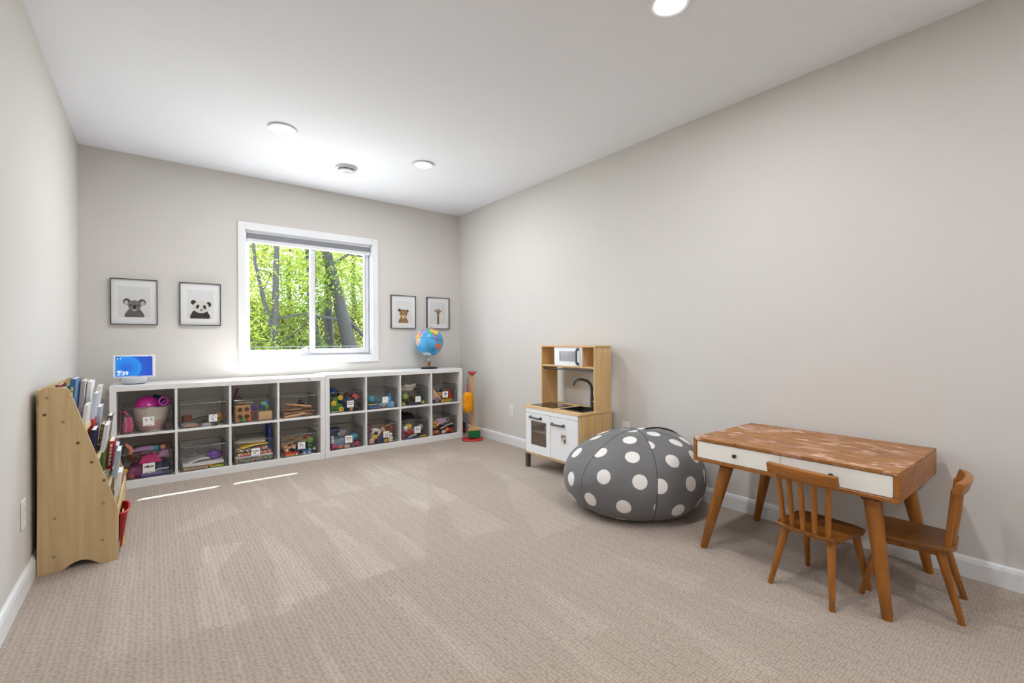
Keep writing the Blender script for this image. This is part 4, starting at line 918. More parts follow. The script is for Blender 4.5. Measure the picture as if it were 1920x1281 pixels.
# lower 8
toy(Bo(8), 'bag', 'lilac_packet', 'packet', (206, 180, 214), (-.01, .08, .085), (.14, .06, .075), 'lilac crinkled packet on top of lower right bin', rough=.25)
toy(Bo(8), 'bag', 'yellow_packet', 'packet', (236, 190, 70), (-.085, .06, .06), (.085, .05, .08), 'yellow and orange packet at the left of lower right bin', rough=.25, m=confetti('packet_print', [(240, 200, 70), (226, 110, 60), (130, 70, 60), (240, 220, 150)], 60))
toy(Bo(8), 'sheet', 'striped_strap', 'strap', (40, 38, 44), (.03, .035, .045), (.2, .02, .03), 'black strap crossing the lower right bin', (0, -14, 4))
toy(Bo(8), 'sheet', 'white_strap', 'strap', (224, 220, 218), (.04, .03, .075), (.16, .02, .02), 'white strap above the black strap', (0, -14, 4))
toy(Bo(8), 'ball', 'orange_ball', 'ball', (240, 130, 40), (.045, .032, .012), (.05, .044, .05), 'orange ball at the front of lower right bin')
toy(Bo(8), 'bag', 'white_pack', 'packet', (236, 226, 216), (.0, .03, .0), (.06, .03, .035), 'small white packet left of the orange ball')
toy(Bo(8), 'bag', 'red_pack', 'packet', (206, 60, 66), (.1, .04, .0), (.055, .04, .05), 'red packet right of the orange ball')
toy(Bo(8), 'bag', 'rust_pack', 'packet', (196, 110, 60), (-.09, .032, .0), (.09, .035, .045), 'rust packet at the left front of lower right bin')
toy(Bo(8), 'cloth', 'brown_cloth', 'cloth', (100, 70, 66), (.02, .19, .0), (.21, .18, .12), 'brown cloth at the back of lower right bin', rough=.8)
toy(Bo(8), 'ring', 'silver_ring', 'toy ring', (190, 186, 196), (.07, .09, .1), (.06, .05, .06), 'silver ring toy beside the lilac packet', rough=.3)
# ------------------------------------------------------------ pictures on the window wall
frame_m = mat('frame_black', (46, 46, 46), 0.35, .04)
matb = mat('mat_board', (247, 248, 249), 0.8, .01)
paper_m = mat('print_paper', (234, 235, 236), 0.8, .01)
pic_glass = clear_mat('picture_glass', (0.99, 0.99, 0.99), 0.004, 0.02)
def picture(x0, label):
    w, h = .286, .356
    t = thing('framed_picture', label, 'picture', (x0 + w / 2, YB, 1.190))
    b = B(); f = .005
    box(b, -w / 2, -w / 2 + f, -.026, 0, 0, h, .001); box(b, w / 2 - f, w / 2, -.026, 0, 0, h, .001)
    box(b, -w / 2 + f, w / 2 - f, -.026, 0, 0, f, .001); box(b, -w / 2 + f, w / 2 - f, -.026, 0, h - f, h, .001)
    obj('frame', b, frame_m, t)
    b = B(); box(b, -w / 2 + f, w / 2 - f, -.013, -.002, f, h - f); obj('mat_board', b, matb, t)
    b = B(); box(b, -.096, .096, -.0134, -.013, .058, .298); obj('print_sheet', b, paper_m, t)
    b = B(); box(b, -w / 2 + f, w / 2 - f, -.021, -.019, f, h - f); obj('glass_cover', b, pic_glass, t)
    return t
def lay(t, name, c, shapes, k):
    b = B()
    for s in shapes: flat(b, s, -.0136 - .0002 * k)
    return obj(name, b, mat('ink_%d_%d_%d' % c, c, .9, .25, 160), t)
def shoulders(cx, z0, w0, w1, h):
    return [(cx - w0, z0), (cx + w0, z0), (cx + w0 * .98, z0 + h * .3), (cx + w1 * 1.15, z0 + h * .75), (cx + w1 * .6, z0 + h), (cx - w1 * .6, z0 + h), (cx - w1 * 1.15, z0 + h * .75), (cx - w0 * .98, z0 + h * .3)]
Z0 = .058
t = picture(-.2615, 'black framed picture of a grey koala, leftmost on the wall')
lay(t, 'koala_body', (112, 106, 102), [shoulders(0, Z0, .06, .034, .075)], 1)
lay(t, 'koala_ear', (90, 86, 84), [oval(-.046, .177, .024, .026), oval(.046, .175, .024, .026)], 1)
lay(t, 'koala_inner_ear', (206, 200, 196), [oval(-.05, .170, .013, .018), oval(.05, .168, .013, .018)], 2)
lay(t, 'koala_head', (134, 128, 124), [oval(0, .148, .040, .043)], 3)
lay(t, 'koala_muzzle', (196, 190, 186), [oval(0, .116, .013, .009)], 4)
lay(t, 'koala_nose', (46, 38, 36), [oval(0, .137, .010, .018)], 5)
lay(t, 'koala_eye', (30, 26, 24), [oval(-.022, .152, .006, .006), oval(.022, .151, .006, .006)], 5)
t = picture(.168, 'black framed picture of a panda, next to the window')
lay(t, 'panda_body', (50, 46, 46), [shoulders(-.004, Z0, .07, .042, .085)], 1)
lay(t, 'panda_arm', (206, 204, 204), [[(.058, Z0), (.076, Z0), (.066, Z0 + .026)]], 2)
lay(t, 'panda_ear', (48, 44, 44), [oval(-.05, .192, .019, .02), oval(.055, .178, .019, .022)], 2)
lay(t, 'panda_head', (228, 224, 218), [oval(.002, .154, .056, .05)], 3)
lay(t, 'panda_eye_patch', (44, 40, 40), [oval(-.022, .158, .011, .018, 20, -.35), oval(.027, .155, .011, .018, 20, .3)], 4)
lay(t, 'panda_nose', (60, 50, 48), [oval(.004, .134, .011, .005), [(-.012, .123), (.004, .127), (.02, .124), (.004, .122)]], 4)
t = picture(1.991, 'black framed picture of a spotted leopard cub, right of the window')
lay(t, 'cub_body', (168, 130, 84), [shoulders(-.002, Z0, .056, .032, .078)], 1)
lay(t, 'cub_ear', (96, 70, 50), [oval(-.046, .196, .017, .017), oval(.046, .188, .015, .016)], 1)
lay(t, 'cub_head', (190, 146, 92), [oval(0, .160, .046, .044)], 2)
lay(t, 'cub_stripe', (70, 52, 38), [oval(x, .192, .003, .012, 8, x * 8) for x in (-.026, -.014, 0, .014, .026)] + [oval(x, z, .005, .006, 8) for x, z in ((-.03, .17), (.03, .168), (-.036, .152), (.036, .15), (-.03, .09), (-.012, .085), (.01, .095), (.028, .082), (-.04, .072), (.042, .07))], 3)
lay(t, 'cub_muzzle', (226, 206, 176), [oval(0, .134, .022, .015), oval(0, .112, .014, .008)], 3)
lay(t, 'cub_face', (40, 30, 26), [oval(-.02, .164, .006, .005), oval(.02, .162, .006, .005), oval(0, .146, .009, .006)], 4)
t = picture(2.4145, 'black framed picture of a giraffe, rightmost on the wall')
lay(t, 'giraffe_neck', (168, 134, 84), [[(-.014, Z0 - .006), (.014, Z0 - .006), (.012, .15), (-.012, .15)]], 1)
lay(t, 'giraffe_head', (178, 144, 96), [[(-.026, .204), (0, .214), (.026, .204), (.017, .168), (.008, .147), (-.008, .147), (-.017, .168)]], 2)
lay(t, 'giraffe_ear', (120, 92, 66), [[(-.024, .2), (-.05, .222), (-.036, .188)], [(.024, .2), (.05, .222), (.036, .188)]], 2)
lay(t, 'giraffe_horn', (84, 62, 46), [[(-.016, .205), (-.021, .228), (-.011, .228), (-.007, .208)], [(.016, .205), (.021, .228), (.011, .228), (.007, .208)]], 2)
lay(t, 'giraffe_patch', (92, 64, 42), [oval(x, z, .0052, .0045, 7, x * 50) for z in (.062, .075, .088, .101, .114, .127, .140) for x in (-.0065, .0065)] + [oval(-.012, .19, .006, .004), oval(.012, .19, .006, .004), oval(0, .16, .006, .004)], 3)

# ------------------------------------------------------------ smart display on the shelf
st = .740
sd = thing('smart_display', 'white smart display with blue clock screen standing on the shelf', 'smart display', (-.117, 4.46, st), 0.0)
b = B(); lathe(b, [(0, 0), (.062, 0), (.068, .004), (.068, .006), (0, .006)], 36); obj('base_pad', b, mat('pad_dark', (74, 76, 80), .6), sd, 40, (0, .01, 0))
b = B(); lathe(b, [(0, .006), (.072, .006), (.083, .02), (.086, .045), (.08, .052), (0, .052)], 36); obj('speaker_base', b, mat('fabric_grey', (206, 208, 212), .85, .04, 300), sd, 40, (0, .01, 0))
hd = obj('screen_body', box(B(), -.124, .124, -.006, .012, 0, .172, .008, 3), mat('display_white', (232, 233, 235), .4, .01), sd, 40, (0, -.028, .046), (-.10, 0, 0))
m_, nt_, p_ = new_mat('blue_screen')
tc_ = nt_.nodes.new('ShaderNodeTexCoord'); mp_ = nt_.nodes.new('ShaderNodeMapping')
mp_.inputs['Location'].default_value = (-.03, 0, -.085)
nt_.links.new(tc_.outputs['Object'], mp_.inputs['Vector'])
gr = nt_.nodes.new('ShaderNodeVectorMath'); gr.operation = 'LENGTH'
mp2 = nt_.nodes.new('ShaderNodeVectorMath'); mp2.operation = 'SUBTRACT'; mp2.inputs[1].default_value = (-.045, 0, .075)
nt_.links.new(tc_.outputs['Object'], mp2.inputs[0]); nt_.links.new(mp2.outputs[0], gr.inputs[0])
r_ = nt_.nodes.new('ShaderNodeValToRGB'); e_ = r_.color_ramp.elements
e_[0].position = 0.0; e_[0].color = srgb(10, 96, 214); e_[1].position = .088; e_[1].color = srgb(20, 150, 246)
x_ = e_.new(.0895); x_.color = srgb(8, 92, 216); x_ = e_.new(.2); x_.color = srgb(4, 60, 190)
nt_.links.new(gr.outputs['Value'], r_.inputs['Fac'])
p_.inputs['Base Color'].default_value = (.02, .02, .03, 1); p_.inputs['Roughness'].default_value = .15
nt_.links.new(r_.outputs['Color'], p_.inputs['Emission Color']); p_.inputs['Emission Strength'].default_value = .6
sc_ = obj('screen', box(B(), -.107, .107, -.0068, -.006, .014, .160), m_, hd)
ink = emit_mat('screen_white', (1, 1, 1), .7)
text_mesh('clock_digits', '2:39', .038, ink, sc_, (-.098, -.0072, .024), (PI / 2, 0, 0))
b = B()
for q in ((-.096, .146), (-.078, .146)): flat(b, oval(q[0], q[1], .004, .003, 8), -.0071)
for k in range(6): flat(b, [(-.097 + k * .0045, .052), (-.094 + k * .0045, .052), (-.094 + k * .0045, .056), (-.097 + k * .0045, .056)], -.0071)
for k in range(9): flat(b, [(-.097 + k * .0045, .045), (-.094 + k * .0045, .045), (-.094 + k * .0045, .048), (-.097 + k * .0045, .048)], -.0071)
obj('screen_icons', b, ink, sc_)
b = B(); tube(b, [(.088, -.0066, .166), (.088, -.006, .166)], .003, 10); obj('camera_eye', b, mat('eye_dark', (40, 40, 46), .3), hd, 40)

# ------------------------------------------------------------ globe
gz = .752
gl = thing('globe', 'blue desk globe with colourful countries on a dark wooden stand', 'globe', (2.355, 4.48, gz), 0.0)
b = B(); n = 8
lathe(b, [(0, 0), (.092, 0), (.094, .008), (.082, .018), (.03, .022), (0, .022)], 8); obj('base', b, mat('base_black', (38, 36, 38), .35), gl, 20)
b = B(); lathe(b, [(0, .022), (.014, .022), (.012, .032), (.019, .045), (.019, .062), (.011, .075), (.012, .084), (0, .084)], 20); obj('post', b, wood('globe_wood', (92, 50, 22), (176, 112, 60), 'Z', .3), gl, 60)
Rg = .152; gc = Vector((0, 0, .290))
tilt = Euler((0, math.radians(20), 0))
CONT = [
 (((-17,15),(-16,21),(-9,31),(-1,36),(10,37),(20,32),(32,31),(35,27),(39,16),(43,11),(51,12),(48,4),(41,-3),(40,-15),(35,-24),(31,-30),(20,-35),(17,-30),(12,-17),(9,0),(8,4),(-4,5),(-12,8)), (236, 196, 120)),
 (((32,31),(39,16),(43,11),(51,12),(42,2),(34,4),(25,20),(25,31)), (232, 150, 130)),
 (((41,-3),(40,-15),(35,-24),(31,-30),(20,-35),(17,-30),(22,-18),(30,-8)), (240, 170, 160)),
 (((-10,36),(-9,43),(-2,44),(-5,48),(2,51),(8,54),(10,58),(6,62),(15,69),(28,71),(30,60),(28,52),(40,46),(28,41),(23,37),(18,40),(12,38),(8,44),(3,42),(0,38)), (150, 120, 180)),
 (((28,71),(40,67),(60,69),(75,73),(105,77),(140,73),(180,69),(180,65),(163,60),(156,52),(142,58),(135,44),(130,49),(118,50),(98,51),(87,50),(76,54),(61,52),(50,48),(40,46),(28,52),(30,60)), (228, 120, 62)),
 (((50,48),(61,52),(76,54),(87,50),(80,43),(68,42),(56,44)), (90, 170, 150)),
 (((98,51),(118,50),(118,46),(108,42),(95,44),(88,48)), (120, 110, 150)),
 (((87,48),(95,43),(108,41),(118,45),(126,52),(134,47),(122,39),(122,30),(116,23),(108,20),(98,24),(88,28),(79,32),(74,38),(80,43)), (240, 208, 70)),
 (((68,24),(70,21),(73,17),(77,8),(80,13),(86,20),(92,23),(97,27),(88,27),(79,31),(74,34),(70,28)), (70, 168, 110)),
 (((45,40),(56,38),(61,36),(66,29),(61,25),(56,27),(50,30),(47,34)), (214, 120, 140)),
 (((35,28),(40,32),(48,30),(52,24),(59,22),(55,17),(44,12),(40,20)), (176, 140, 200)),
 (((92,23),(98,24),(106,21),(109,12),(104,9),(104,2),(101,3),(98,9),(97,16)), (212, 96, 70)),
 (((95,5),(106,-6),(115,-9),(119,-9),(118,0),(117,6),(110,2),(104,-2),(98,2)), (178, 90, 160)),
 (((131,-1),(141,-3),(150,-10),(141,-9),(133,-4)), (150, 200, 120)),
 (((114,-22),(122,-18),(130,-12),(137,-12),(142,-11),(146,-19),(153,-26),(150,-37),(141,-38),(132,-32),(124,-34),(115,-34)), (226, 126, 72)),
 (((44,-25),(47,-25),(50,-16),(49,-12),(44,-17)), (120, 180, 130)),
 (((130,31),(136,34),(141,37),(145,44),(141,45),(139,38),(133,36)), (232, 90, 110)),
 (((-168,66),(-140,70),(-95,72),(-80,62),(-60,54),(-66,45),(-81,31),(-81,25),(-97,26),(-97,18),(-83,10),(-105,20),(-118,33),(-125,48),(-150,60)), (230, 180, 90)),
 (((-78,8),(-60,10),(-50,0),(-35,-7),(-40,-22),(-58,-38),(-66,-55),(-74,-50),(-70,-18),(-81,-5)), (130, 180, 110)),
 (((-180,-90),(-180,-72),(-60,-68),(0,-70),(90,-66),(180,-72),(180,-90)), (236, 240, 244)),
]
def globe_ball():
    nu, nv = 220, 110
    verts, faces, cols = [], [], []
    for j in range(nv + 1):
        la = -90 + 180 * j / nv
        for i in range(nu):
            lo = -180 + 360 * i / nu
            a, c = math.radians(lo), math.radians(la)
            verts.append((Rg * math.cos(c) * math.cos(a), Rg * math.cos(c) * math.sin(a), Rg * math.sin(c)))
            cc = None
            for P, k in CONT:
                if inside(lo, la, P): cc = k
            if cc is None:
                f = .5 + .5 * noise.noise((verts[-1][0] * 14, verts[-1][1] * 14, verts[-1][2] * 14))
                cc = (40 + 60 * f, 140 + 40 * f, 205 + 22 * f)
            if abs(la) < .9: cc = (40, 60, 90)
            cols += list(srgb(*cc))
    for j in range(nv):
        for i in range(nu):
            a, b_ = j * nu + i, j * nu + (i + 1) % nu
            faces.append((a, b_, b_ + nu, a + nu))
    me = bpy.data.meshes.new('globe_ball'); me.from_pydata(verts, [], faces)
    at = me.color_attributes.new('map', 'FLOAT_COLOR', 'POINT'); at.data.foreach_set('color', cols)
    m, nt, p = new_mat('globe_print')
    a = nt.nodes.new('ShaderNodeAttribute'); a.attribute_name = 'map'
    nt.links.new(a.outputs['Color'], p.inputs['Base Color']); p.inputs['Roughness'].default_value = .3
    me.materials.append(m); me.shade_smooth()
    o = bpy.data.objects.new('globe_ball', me); C.objects.link(o); o.parent = gl; o.location = gc
    # face the Indian Ocean to the room
    o.rotation_euler = (Euler((0, math.radians(20), math.radians(37.0))).to_matrix() @ Matrix.Rotation(math.radians(-90 - 146), 3, 'Z')).to_euler()
    return o
globe_ball()
b = B(); pts = []
for k in range(25):
    a = math.radians(-98 + 196 * k / 24)
    pts.append((Vector((math.cos(a) * (Rg + .009), 0, math.sin(a) * (Rg + .009)))))
RM = Euler((0, math.radians(20), math.radians(37))).to_matrix()
tube(b, [RM @ p + gc for p in pts], .005, 8); obj('meridian_arm', b, mat('arm_blue', (196, 216, 226), .3), gl, 60)
b = B(); tube(b, [gc + RM @ Vector((0, 0, -Rg - .02)), gc + RM @ Vector((0, 0, -Rg + .004))], .006, 10); tube(b, [gc + RM @ Vector((0, 0, Rg - .004)), gc + RM @ Vector((0, 0, Rg + .02))], .006, 10); obj('axis_pin', b, mat('pin_blue', (60, 90, 150), .3), gl, 40)
b = B(); tube(b, [(0, 0, .082), gc * .42 + (RM @ Vector((.0, 0, -Rg - .009)) + gc) * .0 + Vector((0, 0, 0)), RM @ pts[2] + gc], [.011, .01, .006], 10); obj('arm_bracket', b, MATS['arm_blue'], gl, 60)

# ------------------------------------------------------------ toy broom stand
bs = thing('broom_stand', 'wooden toy cleaning stand on a round red base by the corner', 'broom stand', (2.672, 4.115, 0), 0.0)
red_m = mat('stand_red', (196, 42, 44), .35, .05); stick_m = wood('broom_wood', (196, 146, 84), (226, 184, 124), 'Z', .5)
b = B(); lathe(b, [(0, 0), (.115, 0), (.118, .006), (.112, .014), (.04, .02), (.03, .03), (0, .03)], 40); obj('round_base', b, red_m, bs, 40)
b = B(); tube(b, [(0, 0, .02), (0, 0, .70)], .014, 12); obj('post', b, stick_m, bs, 40)
b = B(); lathe(b, [(0, .688), (.022, .688), (.024, .706), (.014, .722), (0, .724)], 16)
for k in range(6):
    a = k * PI / 3; tube(b, [(0.012 * math.cos(a), .012 * math.sin(a), .705), (.046 * math.cos(a), .046 * math.sin(a), .716 + .01 * (k % 2))], [.011, .008], 8)
obj('peg_crown', b, red_m, bs, 40)
br = thing('toy_brush', 'green bristled toy broom head standing on the red base', 'toy broom', (2.669, 4.075, .03), -0.45)
b = B(); box(b, -.062, .062, -.022, .022, 0, .075, .004)
obj('bristles', b, mat('bristle_green', (22, 110, 66), .9, .3, 220, bump=.6, bscale=300), br)
b = B(); prism(b, [(-.066, .075), (.066, .075), (.05, .098), (.022, .112), (-.022, .112), (-.05, .098)], 'Y', -.024, .024, .003); obj('brush_block', b, stick_m, br)
for k in range(3): b = B(); tube(b, [(-.03 + .03 * k, -.0255, .09), (-.03 + .03 * k, -.024, .09)], .005, 8); obj('rivet', b, mat('rivet_dark', (60, 66, 60), .5), br)
b = B(); tube(b, [(-.004, .0, .11), (-.006, .002, .64)], .009, 10); obj('handle', b, stick_m, br, 40)
du = thing('toy_duster', 'fluffy orange-yellow toy duster hanging from the stand', 'toy duster', (2.600, 4.09, .30))
b = B(); ellip(b, (0, 0, 0), (1, 1, 1), 6)
for v in b.verts:
    d_ = v.co.normalized()
    r_h = .047 * (1 - abs(d_.z) ** 5) ** .5 if abs(d_.z) < 1 else 0
    q = Vector((d_.x, d_.y, 0)); q = q.normalized() if q.length > 1e-5 else Vector((0, 0, 0))
    v.co = q * r_h + Vector((0, 0, .107 + d_.z * .104))
    v.co += d_ * .011 * noise.noise(v.co * 95) + d_ * .006 * noise.noise(v.co * 210)
obj('fluff', b, mat('duster_yellow', (244, 164, 20), .95, .15, 90, bump=.5, bscale=150), du, 180)
b = B(); tube(b, [(0, 0, .21), (.0, 0, .30)], .008, 10); obj('handle', b, red_m, du, 40)
b = B(); tube(b, [(0, 0, .30), (-.008, -.006, .36), (.012, -.004, .41), (.046, .0, .420), (.042, .004, .40), (.014, .0, .35), (0, 0, .30)], .003, 6); obj('cord_loop', b, mat('cord_brown', (156, 92, 54), .8), du, 60)
dp = thing('toy_dustpan', 'small brown dustpan standing on the carpet behind the broom stand', 'dustpan', (2.745, 4.50, 0), -0.1)
b = B(); prism(b, [(-.06, 0), (.06, 0), (.052, .13), (-.052, .13)], 'Y', -.006, .006, .003); box(b, -.06, -.052, -.04, -.004, 0, .12); box(b, .052, .06, -.04, -.004, 0, .12); obj('pan', b, mat('pan_brown', (134, 62, 34), .5), dp)
b = B(); tube(b, [(0, 0, .13), (0, .004, .2)], .010, 10); obj('handle', b, MATS['pan_brown'], dp, 40)

# ------------------------------------------------------------ play kitchen
birch = wood('birch_ply', (206, 162, 104), (232, 196, 142), 'Z', .5, 4)
birch_y = wood('birch_ply_along', (206, 162, 104), (234, 198, 146), 'Y', .5, 4)
kw = mat('kitchen_white', (240, 240, 242), .35, .01)
kd = mat('handle_grey', (78, 76, 74), .4, .05)
KX0, KX1, KY0, KY1, KZ = 2.445, 2.815, 2.335, 2.972, .516
kt = thing('play_kitchen', 'birch wood toy kitchen with white doors, sink and microwave', 'play kitchen', ((KX0 + KX1) / 2, (KY0 + KY1) / 2, 0))
kx, ky = (KX0 + KX1) / 2, (KY0 + KY1) / 2
def kb(name, x0, x1, y0, y1, z0, z1, m, bev=.0015, par=None):
    return obj(name, box(B(), x0 - kx, x1 - kx, y0 - ky, y1 - ky, z0, z1, bev), m, par or kt)
e = .013
bz0 = .118
kb('side_panel', KX0 + .012, KX1 - .02, KY0 + .006, KY0 + .006 + e, bz0, KZ - .016, birch)
kb('side_panel', KX0 + .012, KX1 - .02, KY1 - .006 - e, KY1 - .006, bz0, KZ - .016, birch)
kb('bottom_panel', KX0 + .010, KX1 - .02, KY0 + .004, KY1 - .004, bz0 - .002, bz0 + .012, birch_y)
kb('back_panel', KX1 - .03, KX1 - .024, KY0 + .02, KY1 - .02, bz0 + .012, KZ - .016, mat('kitchen_inner', (168, 134, 100), .7))
kb('centre_panel', KX0 + .03, KX1 - .03, 2.650, 2.658, bz0 + .012, KZ - .016, MATS['kitchen_inner'])
kb('inner_shelf', KX0 + .04, KX1 - .03, 2.66, KY1 - .02, .296, .304, kw)
for y0 in (KY0 + .004, KY1 - .036):
    kb('leg', KX0 + .012, KX0 + .044, y0, y0 + .032, 0, bz0 - .002, mat('leg_grey', (74, 70, 66), .45))
    kb('leg', KX1 - .038, KX1 - .004, y0, y0 + .032, 0, KZ - .016, birch)
# counter with a cut-out for the sink
sx0, sx1, sy0, sy1 = 2.52, 2.735, 2.375, 2.60
b = B(); 
for (x0, x1, y0, y1) in ((KX0, sx0, KY0, KY1), (sx1, KX1, KY0, KY1), (sx0, sx1, KY0, sy0), (sx0, sx1, sy1, KY1)): box(b, x0 - kx, x1 - kx, y0 - ky, y1 - ky, KZ - .016, KZ)
obj('countertop', b, birch_y, kt)
b = B(); q = .009
box(b, sx0 - .01 - kx, sx1 + .01 - kx, sy0 - .01 - ky, sy0 + q - ky, KZ, KZ + .004); box(b, sx0 - .01 - kx, sx1 + .01 - kx, sy1 - q - ky, sy1 + .01 - ky, KZ, KZ + .004)
box(b, sx0 - .01 - kx, sx0 + q - kx, sy0 + q - ky, sy1 - q - ky, KZ, KZ + .004); box(b, sx1 - q - kx, sx1 + .01 - kx, sy0 + q - ky, sy1 - q - ky, KZ, KZ + .004)
for (x0, x1, y0, y1, z0, z1) in ((sx0, sx0 + .003, sy0, sy1, -.075, 0), (sx1 - .003, sx1, sy0, sy1, -.075, 0), (sx0, sx1, sy0, sy0 + .003, -.075, 0), (sx0, sx1, sy1 - .003, sy1, -.075, 0), (sx0, sx1, sy0, sy1, -.078, -.075)):
    box(b, x0 - kx, x1 - kx, y0 - ky, y1 - ky, KZ + z0, KZ + z1)
sk = obj('sink', b, mat('sink_dark', (48, 46, 46), .35, .05), kt)
b = B(); tube(b, [(2.60 - kx, 2.49 - ky, KZ - .0745), (2.60 - kx, 2.49 - ky, KZ - .070)], .018, 16); obj('drain', b, mat('drain_metal', (150, 148, 146), .3, metal=.8), sk, 40)
ck = kb('cooktop', 2.49, 2.725, 2.665, 2.935, KZ, KZ + .004, mat('black_glass', (30, 27, 26), .06, .03))
fa = [(2.765 - kx, 2.47 - ky, KZ + z) for z in (0, .06, .14, .19)] 
b = B(); lathe(b, [(0, KZ), (.02, KZ), (.02, KZ + .006), (.015, KZ + .012), (.015, KZ + .085), (.010, KZ + .10), (0, KZ + .10)], 18, 2.765 - kx, 2.505 - ky)
fx, fy = 2.765 - kx, 2.505 - ky
arc = [(fx, fy, KZ + .09), (fx, fy, KZ + .16), (fx - .008, fy + .008, KZ + .19), (fx - .03, fy + .022, KZ + .215), (fx - .07, fy + .045, KZ + .228), (fx - .10, fy + .062, KZ + .226), (fx - .122, fy + .075, KZ + .208), (fx - .128, fy + .078, KZ + .18)]
tube(b, arc, [.011, .011, .011, .0105, .01, .01, .01, .0105], 12)
ft = obj('faucet', b, mat('faucet_grey', (70, 67, 65), .32, .05), kt, 40)
b = B(); tube(b, [(fx + .0, fy - .012, KZ + .05), (fx, fy - .04, KZ + .052)], .008, 10); obj('tap_lever', b, mat('lever_steel', (170, 168, 166), .3, metal=.6), ft, 40)
# front: rail above the doors, two doors
FX = KX0 + .012
kb('front_rail', FX - .008, FX, KY0 + .02, KY1 - .018, .462, KZ - .016, kw)
def door(y0, y1, name):
    return kb(name, FX - .008, FX + .004, y0, y1, .134, .459, kw)
def handle(par, yc, zc, L_, vertical=False, x=FX - .008, off=.022):
    b = B()
    if vertical: P = [(x - kx, yc - ky, zc - L_ / 2), (x - off - kx, yc - ky, zc - L_ / 2 + .006), (x - off - kx, yc - ky, zc + L_ / 2 - .006), (x - kx, yc - ky, zc + L_ / 2)]
    else: P = [(x - kx, yc - L_ / 2 - ky, zc), (x - off - kx, yc - L_ / 2 + .006 - ky, zc), (x - off - kx, yc + L_ / 2 - .006 - ky, zc), (x - kx, yc + L_ / 2 - ky, zc)]
    tube(b, P, .0075, 10)
    for p in (P[0], P[-1]): tube(b, [p, (p[0] - .008, p[1], p[2])], .012, 12)
    return obj('handle', b, kd, par, 40)
d2 = door(KY0 + .021, 2.650, 'cupboard_door')
handle(d2, 2.565, .405, .125)
# oven door with a window opening
y0, y1, z0, z1 = 2.654, KY1 - .021, .134, .459
wy0, wy1, wz0, wz1 = 2.70, 2.885, .204, .398
b = B()
for (a, c_, d_, f_) in ((y0, y1, z0, wz0), (y0, y1, wz1, z1), (y0, wy0, wz0, wz1), (wy1, y1, wz0, wz1)): box(b, FX - .008 - kx, FX + .004 - kx, a - ky, c_ - ky, d_, f_)
d1 = obj('oven_door', b, kw, kt)
kb('oven_pane', FX - .003, FX - .001, wy0, wy1, wz0, wz1, clear_mat('oven_pane', (.93, .90, .87), .03, .02), 0, d1)
b = B()
for (a, c_, d_, f_) in ((wy0, wy1, wz0, wz0 + .003), (wy0, wy1, wz1 - .003, wz1), (wy0, wy0 + .003, wz0, wz1), (wy1 - .003, wy1, wz0, wz1)): box(b, FX - .0092 - kx, FX - .008 - kx, a - ky, c_ - ky, d_, f_)
obj('pane_edge', b, mat('pane_edge_grey', (120, 116, 112), .5), d1)
handle(d1, 2.825, .426, .125)
# sticker on the right door
b = B(); box(b, FX - .0086 - kx, FX - .008 - kx, 2.468 - ky, 2.54 - ky, .262, .347); stk = obj('sticker', b, mat('sticker_white', (230, 228, 224), .6), d2)
rnd = random.Random(4)
for c_ in ((60, 70, 66), (196, 130, 80), (120, 90, 70), (150, 160, 150)):
    b = B()
    for k in range(6):
        yy, zz = rnd.uniform(2.482, 2.526), rnd.uniform(.278, .335); s = rnd.uniform(.005, .010)
        vs = [b.verts.new((FX - .0089 - kx - .0001 * rnd.random(), yy + s * math.cos(a) - ky, zz + s * .8 * math.sin(a))) for a in [i * PI / 4 for i in range(8)]]
        b.faces.new(vs)
    obj('sticker_print', b, col(c_), stk)
# upper part
UX0, UY0, UY1, UZ = 2.625, 2.348, 2.958, 1.012
kb('upper_side', UX0, KX1 - .004, UY0, UY0 + .012, KZ, UZ - .010, birch)
kb('upper_side', UX0, KX1 - .004, UY1 - .012, UY1, KZ, UZ - .010, birch)
kb('upper_top', UX0 - .004, KX1 - .002, UY0 - .006, UY1 + .006, UZ - .010, UZ + .002, birch_y)
kb('upper_shelf', UX0 + .004, KX1 - .006, UY0 + .012, UY1 - .012, .838, .850, birch_y)
b = B(); tube(b, [(UX0 + .03 - kx, UY0 + .012 - ky, .818), (UX0 + .03 - kx, UY1 - .012 - ky, .818)], .006, 10); obj('hanging_rail', b, kd, kt, 40)
mw0, mw1 = 2.485, 2.795
kb('microwave_side', UX0 + .016, KX1 - .01, mw0, mw0 + .008, .850, UZ - .010, birch)
kb('microwave_side', UX0 + .016, KX1 - .01, mw1 - .008, mw1, .850, UZ - .010, birch)
ow0, ow1, oz0, oz1 = 2.545, 2.735, .885, .968
b = B()
for (a, c_, d_, f_) in ((mw0, mw1, .851, oz0), (mw0, mw1, oz1, UZ - .012), (mw0, ow0, oz0, oz1), (ow1, mw1, oz0, oz1)): box(b, UX0 + .004 - kx, UX0 + .016 - kx, a - ky, c_ - ky, d_, f_)
md = obj('microwave_door', b, kw, kt)
kb('microwave_window', UX0 + .009, UX0 + .011, ow0, ow1, oz0, oz1, mat('mirror_film', (150, 150, 156), .12, .02, metal=.85), 0, md)
handle(md, 2.525, .928, .115, True, UX0 + .004, .02)
b = B(); n = 20
pr_ = [(2.745 + .012 * math.cos(2 * PI * k / n) - kx, UY0 - .0004 - ky, .972 + .014 * math.sin(2 * PI * k / n)) for k in range(n + 1)]
tube(b, pr_, .0016, 6, False); obj('hook_sticker', b, mat('hook_white', (226, 216, 200), .4), kt, 60)
